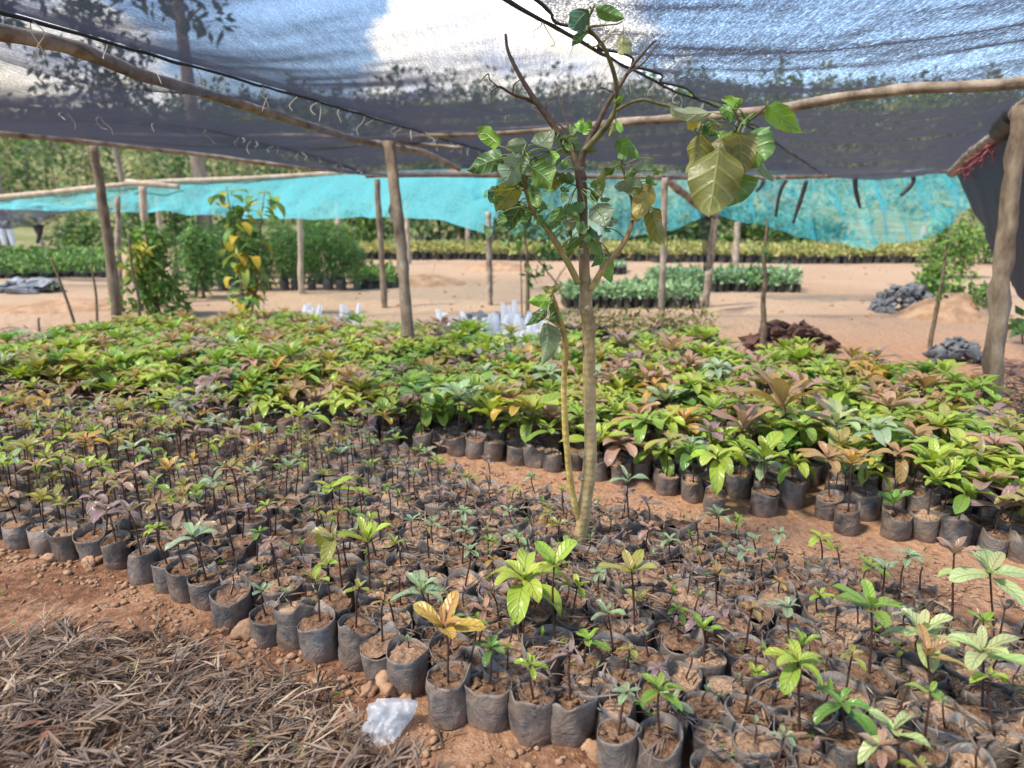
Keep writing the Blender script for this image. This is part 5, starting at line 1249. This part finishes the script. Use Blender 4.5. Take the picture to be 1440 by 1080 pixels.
rub = MB()
for i in range(2600):
    t = random.random()
    if t < .55:
        s = random.random() * (cum[-1]); p = np.array((np.interp(s, cum, front[:, 0]), np.interp(s, cum, front[:, 1]))) - BEDN * (.06 + abs(random.gauss(0, .09)))
    elif t < .8: q = random.random(); p = np.array((-.6 + 3.0 * q, 3.85 - 1.65 * q)) + np.array((0, 1)) * random.gauss(0, .12)
    else: p = np.array((random.uniform(-2.8, .6), random.uniform(1.2, 3.2)))
    s = .003 + .013 * random.random() ** 2.5; clod(rub, (p[0], p[1], float(gz(*p)) + s * .3), s, random, 0, 1)
for i in range(1500):
    p = np.array((random.uniform(-7, 9), random.uniform(8.5, 21))); s = .006 + .03 * random.random() ** 5; clod(rub, (p[0], p[1], float(gz(*p)) + s * .2), s, random, 0, 1)
tag(rub.build('soil_crumbs', M_clod), 'small crumbs of reddish soil along the bag rows, the path and the sand', 'soil crumbs', kind='stuff')
BIGC = [(545,968,18,'pale round soil clod left of the orange leaved seedling'), (1012,0,0,None), (872,1055,13,'reddish clod leaning on the lowest front bag'), (846,1062,14,'clod at the foot of the lowest front bag'), (888,1072,16,'pale clod beside the lowest front bags'), (828,1052,9,'small dark clod between two front bags'),
        (520,975,11,'small clod by the front bags left of the white scrap'), (572,985,10,'clod touching a front bag above the white scrap'), (400,880,13,'red clod in the front row at the left'), (345,893,15,'broken red clod below the leaning front bag'), (318,888,9,'small red clod at the foot of a front bag'),
        (140,790,12,'pale clod below the left front bags'), (125,797,9,'flat clod at the left front edge'), (200,812,10,'clod by the left front row'), (72,790,9,'small clod at the far left front bags'), (605,672,8,'small stone at the bare path left of the tree'), (745,668,6,'small round stone beside the tree on the path'), (795,672,7,'round stone under the leafy bed edge'), (1040,735,7,'clod on the bare path below the drooping seedling'), (365,905,10,'clod between front bags'), (480,960,9,'clod under the front row near the litter')]
for (px, py, r, lab) in BIGC:
    if not lab: continue
    q = gpos(px, py); s = r * proj(q)[2] / FPX; m_ = MB(); clod(m_, (0, 0, 0), s, random, 0, 3, flat=.8); o = m_.build('soil_clod', M_clod); o.location = q + np.array((0, 0, s * .45)); tag(o, lab, 'clod', 'larger soil clods')
wd = MB()
for i in range(300):
    p = np.array((random.uniform(-2.6, 2.6), random.uniform(1.1, 3.8))); fr = float(np.interp(p[0], front[:, 0], front[:, 1]))
    z = SOILZ + .005 if p[1] > fr else float(gz(*p)) + .006
    if p[1] < fr and random.random() < .75: continue
    if not below_back(p): continue
    for j in range(random.randint(2, 5)): leaf(wd, (p[0] + random.gauss(0, .008), p[1] + random.gauss(0, .008), z + random.random() * .012), random.random() * 6.28, random.uniform(.2, .8), random.uniform(.010, .024), random.uniform(.006, .012), .6, jit((.15, .33, .05), .4), 3, 2)
tag(wd.build('tiny_weeds', M_leaf), 'tiny bright green weed sprouts among the bags and soil', 'weeds', kind='stuff')
for (px, py, h, lab) in [(355, 1075, .075, 'bright grass blade standing in the litter at the bottom'), (98, 1002, .06, 'yellowish grass blade in the litter at the left'), (428, 1082, .05, 'short grass blade at the bottom edge of the litter'), (190, 965, .03, 'small sprout in the upper litter')]:
    q = gpos(px, py); q[2] += .06; m_ = MB()
    for j in range(3): strip(m_, np.array((random.gauss(0, .004), random.gauss(0, .004), 0)), random.random() * 6.28, 1.35 + random.uniform(-.2, .1), h * random.uniform(.6, 1.1), .005, (.22, .42, .05), .2)
    o = m_.build('grass_tuft', M_fol); o.location = q; tag(o, lab, 'grass')
# rusty fallen leaf at the bottom left
q = gpos(62, 1068); m_ = MB()
for j in range(4): leaf(m_, (random.gauss(0, .012), random.gauss(0, .012), .07 + .01 * j), random.uniform(-.6, .6) + (3.1 if j == 3 else 0), .15, random.uniform(.07, .10), .028, .5, jit((.30, .11, .07), .2), 6, 4, .4, .5)
o = m_.build('fallen_leaf', M_straw); o.location = q; tag(o, 'curled rusty red fallen leaves in the bottom left corner', 'fallen leaf')
# crumpled white plastic scrap
def scrap():
    q = gpos(545, 1022); m_ = MB(); n = 26; u = np.linspace(-1, 1, n + 1); A, B = np.meshgrid(u, u, indexing='ij')
    x = A * (.062 + .012 * B) + .008 * np.sin(B * 3); y = B * .066 + .01 * A
    z = .040 * (1 - .6 * np.abs(B + .2 * A) ** 1.6) * (1 - .75 * np.abs(A) ** 3) + .026 * (fbm(A * 2.2 + 3, B * 2.2, 3, 2) - .5) * 2 + .03 * np.abs(vnoise(A * 3.3, B * 3.3, 5) - .5) + .012 * np.abs(vnoise(A * 7 + B * 3, B * 7, 6) - .5)
    top = np.stack([x, y, z + .008], -1).reshape(-1, 3); m_.add(top, [f[::-1] for f in grid_faces(n, n)])
    bot = np.stack([x * .97, y * .97, z * .35], -1).reshape(-1, 3); m_.add(bot, grid_faces(n, n))
    o = m_.build('plastic_wrapper', M_cup); o.location = q; o.rotation_euler = (.55, -.12, -.25); tag(o, 'crumpled clear white plastic bag lying on the soil at the edge of the litter', 'plastic bag')
scrap()

# ---------------------------------------------------------------- camera, sky, sun, render settings
cam = bpy.data.cameras.new('camera'); co = bpy.data.objects.new('camera', cam); COL.objects.link(co)
cam.sensor_width = 36; cam.lens = 25; cam.clip_start = .02; cam.clip_end = 2000
co.location = (0, 0, CAM_H); co.rotation_euler = (R(90 - 14), 0, 0)
cam.dof.use_dof = True; cam.dof.focus_distance = 2.6; cam.dof.aperture_fstop = .025 / (.0125)
SC.camera = co
W = bpy.data.worlds.new('World'); SC.world = W; W.use_nodes = True
nt = W.node_tree; nt.nodes.clear(); N = NT(nt)
wo = N.n('OutputWorld'); bg = N.n('Background'); bg.inputs[1].default_value = .135; N.l(bg.outputs[0], wo.inputs[0])
SUN_EL, SUN_AZ = 56.0, 242.0       # azimuth clockwise from +Y (north): behind the camera, to its left
sky = N.n('TexSky'); sky.sky_type = 'NISHITA'; sky.sun_disc = False; sky.sun_elevation = R(SUN_EL); sky.sun_rotation = R(SUN_AZ)
sky.altitude = 900; sky.air_density = 1.0; sky.dust_density = .6; sky.ozone_density = 1.6
dirv = N.n('TexCoord').outputs['Generated']
def unit(px, py):
    v = ray(px, py); return tuple(v / np.linalg.norm(v))
blob = None
for (px, py, r0, r1, amp) in [(650,40,.16,.02,.75),(770,70,.14,.02,.6),(560,95,.12,.02,.55),(700,110,.16,.02,.5),(60,110,.16,.03,.5),(250,130,.25,.03,.5),(420,120,.2,.03,.45),(880,110,.16,.03,.4),
                              (400,30,.2,.02,-.6),(330,-60,.3,.02,-.4),(1250,30,.42,.05,-.45)]:
    dp = N.n('VectorMath', operation='DOT_PRODUCT'); N.l(dirv, dp.inputs[0]); dp.inputs[1].default_value = unit(px, py)
    mr = N.n('MapRange'); mr.interpolation_type = 'SMOOTHSTEP'; N.l(dp.outputs['Value'], mr.inputs[0])
    mr.inputs[1].default_value = math.cos(r0); mr.inputs[2].default_value = math.cos(r1); mr.inputs[3].default_value = 0; mr.inputs[4].default_value = amp
    blob = mr.outputs[0] if blob is None else N.math('ADD', blob, mr.outputs[0])
cn = N.noise(7.0, 9, N.scale(dirv, (1, 1, 1.9)), .58, .3)
den = N.math('ADD', N.math('MULTIPLY', cn, .9), N.math('MULTIPLY', blob, .42))
cm = N.ramp(den, [(.50, 0.0), (.62, 1.0)])
shade = N.ramp(N.noise(9.0, 6, N.scale(dirv, (1, 1, 2.2)), .6), [(.35, (5.6, 6.0, 7.2)), (.65, (10.2, 9.4, 7.6))])
N.l(N.mix(cm, sky.outputs[0], shade), bg.inputs[0])
sl = bpy.data.lights.new('sun', 'SUN'); sl.energy = 2.8; sl.angle = R(8.0); sl.color = (1, .92, .78)
so_ = bpy.data.objects.new('sun', sl); COL.objects.link(so_)
a, e_ = R(SUN_AZ), R(SUN_EL)
sd = Vector((math.sin(a) * math.cos(e_), math.cos(a) * math.cos(e_), math.sin(e_)))
so_.rotation_euler = sd.to_track_quat('Z', 'Y').to_euler()
SC.view_settings.view_transform = 'Standard'; SC.view_settings.look = 'None'; SC.view_settings.gamma = 1; SC.view_settings.exposure = 1.52
SC.render.engine = 'CYCLES'; SC.cycles.use_denoising = True; SC.cycles.max_bounces = 8; SC.cycles.transparent_max_bounces = 24
SC.cycles.sample_clamp_indirect = 8
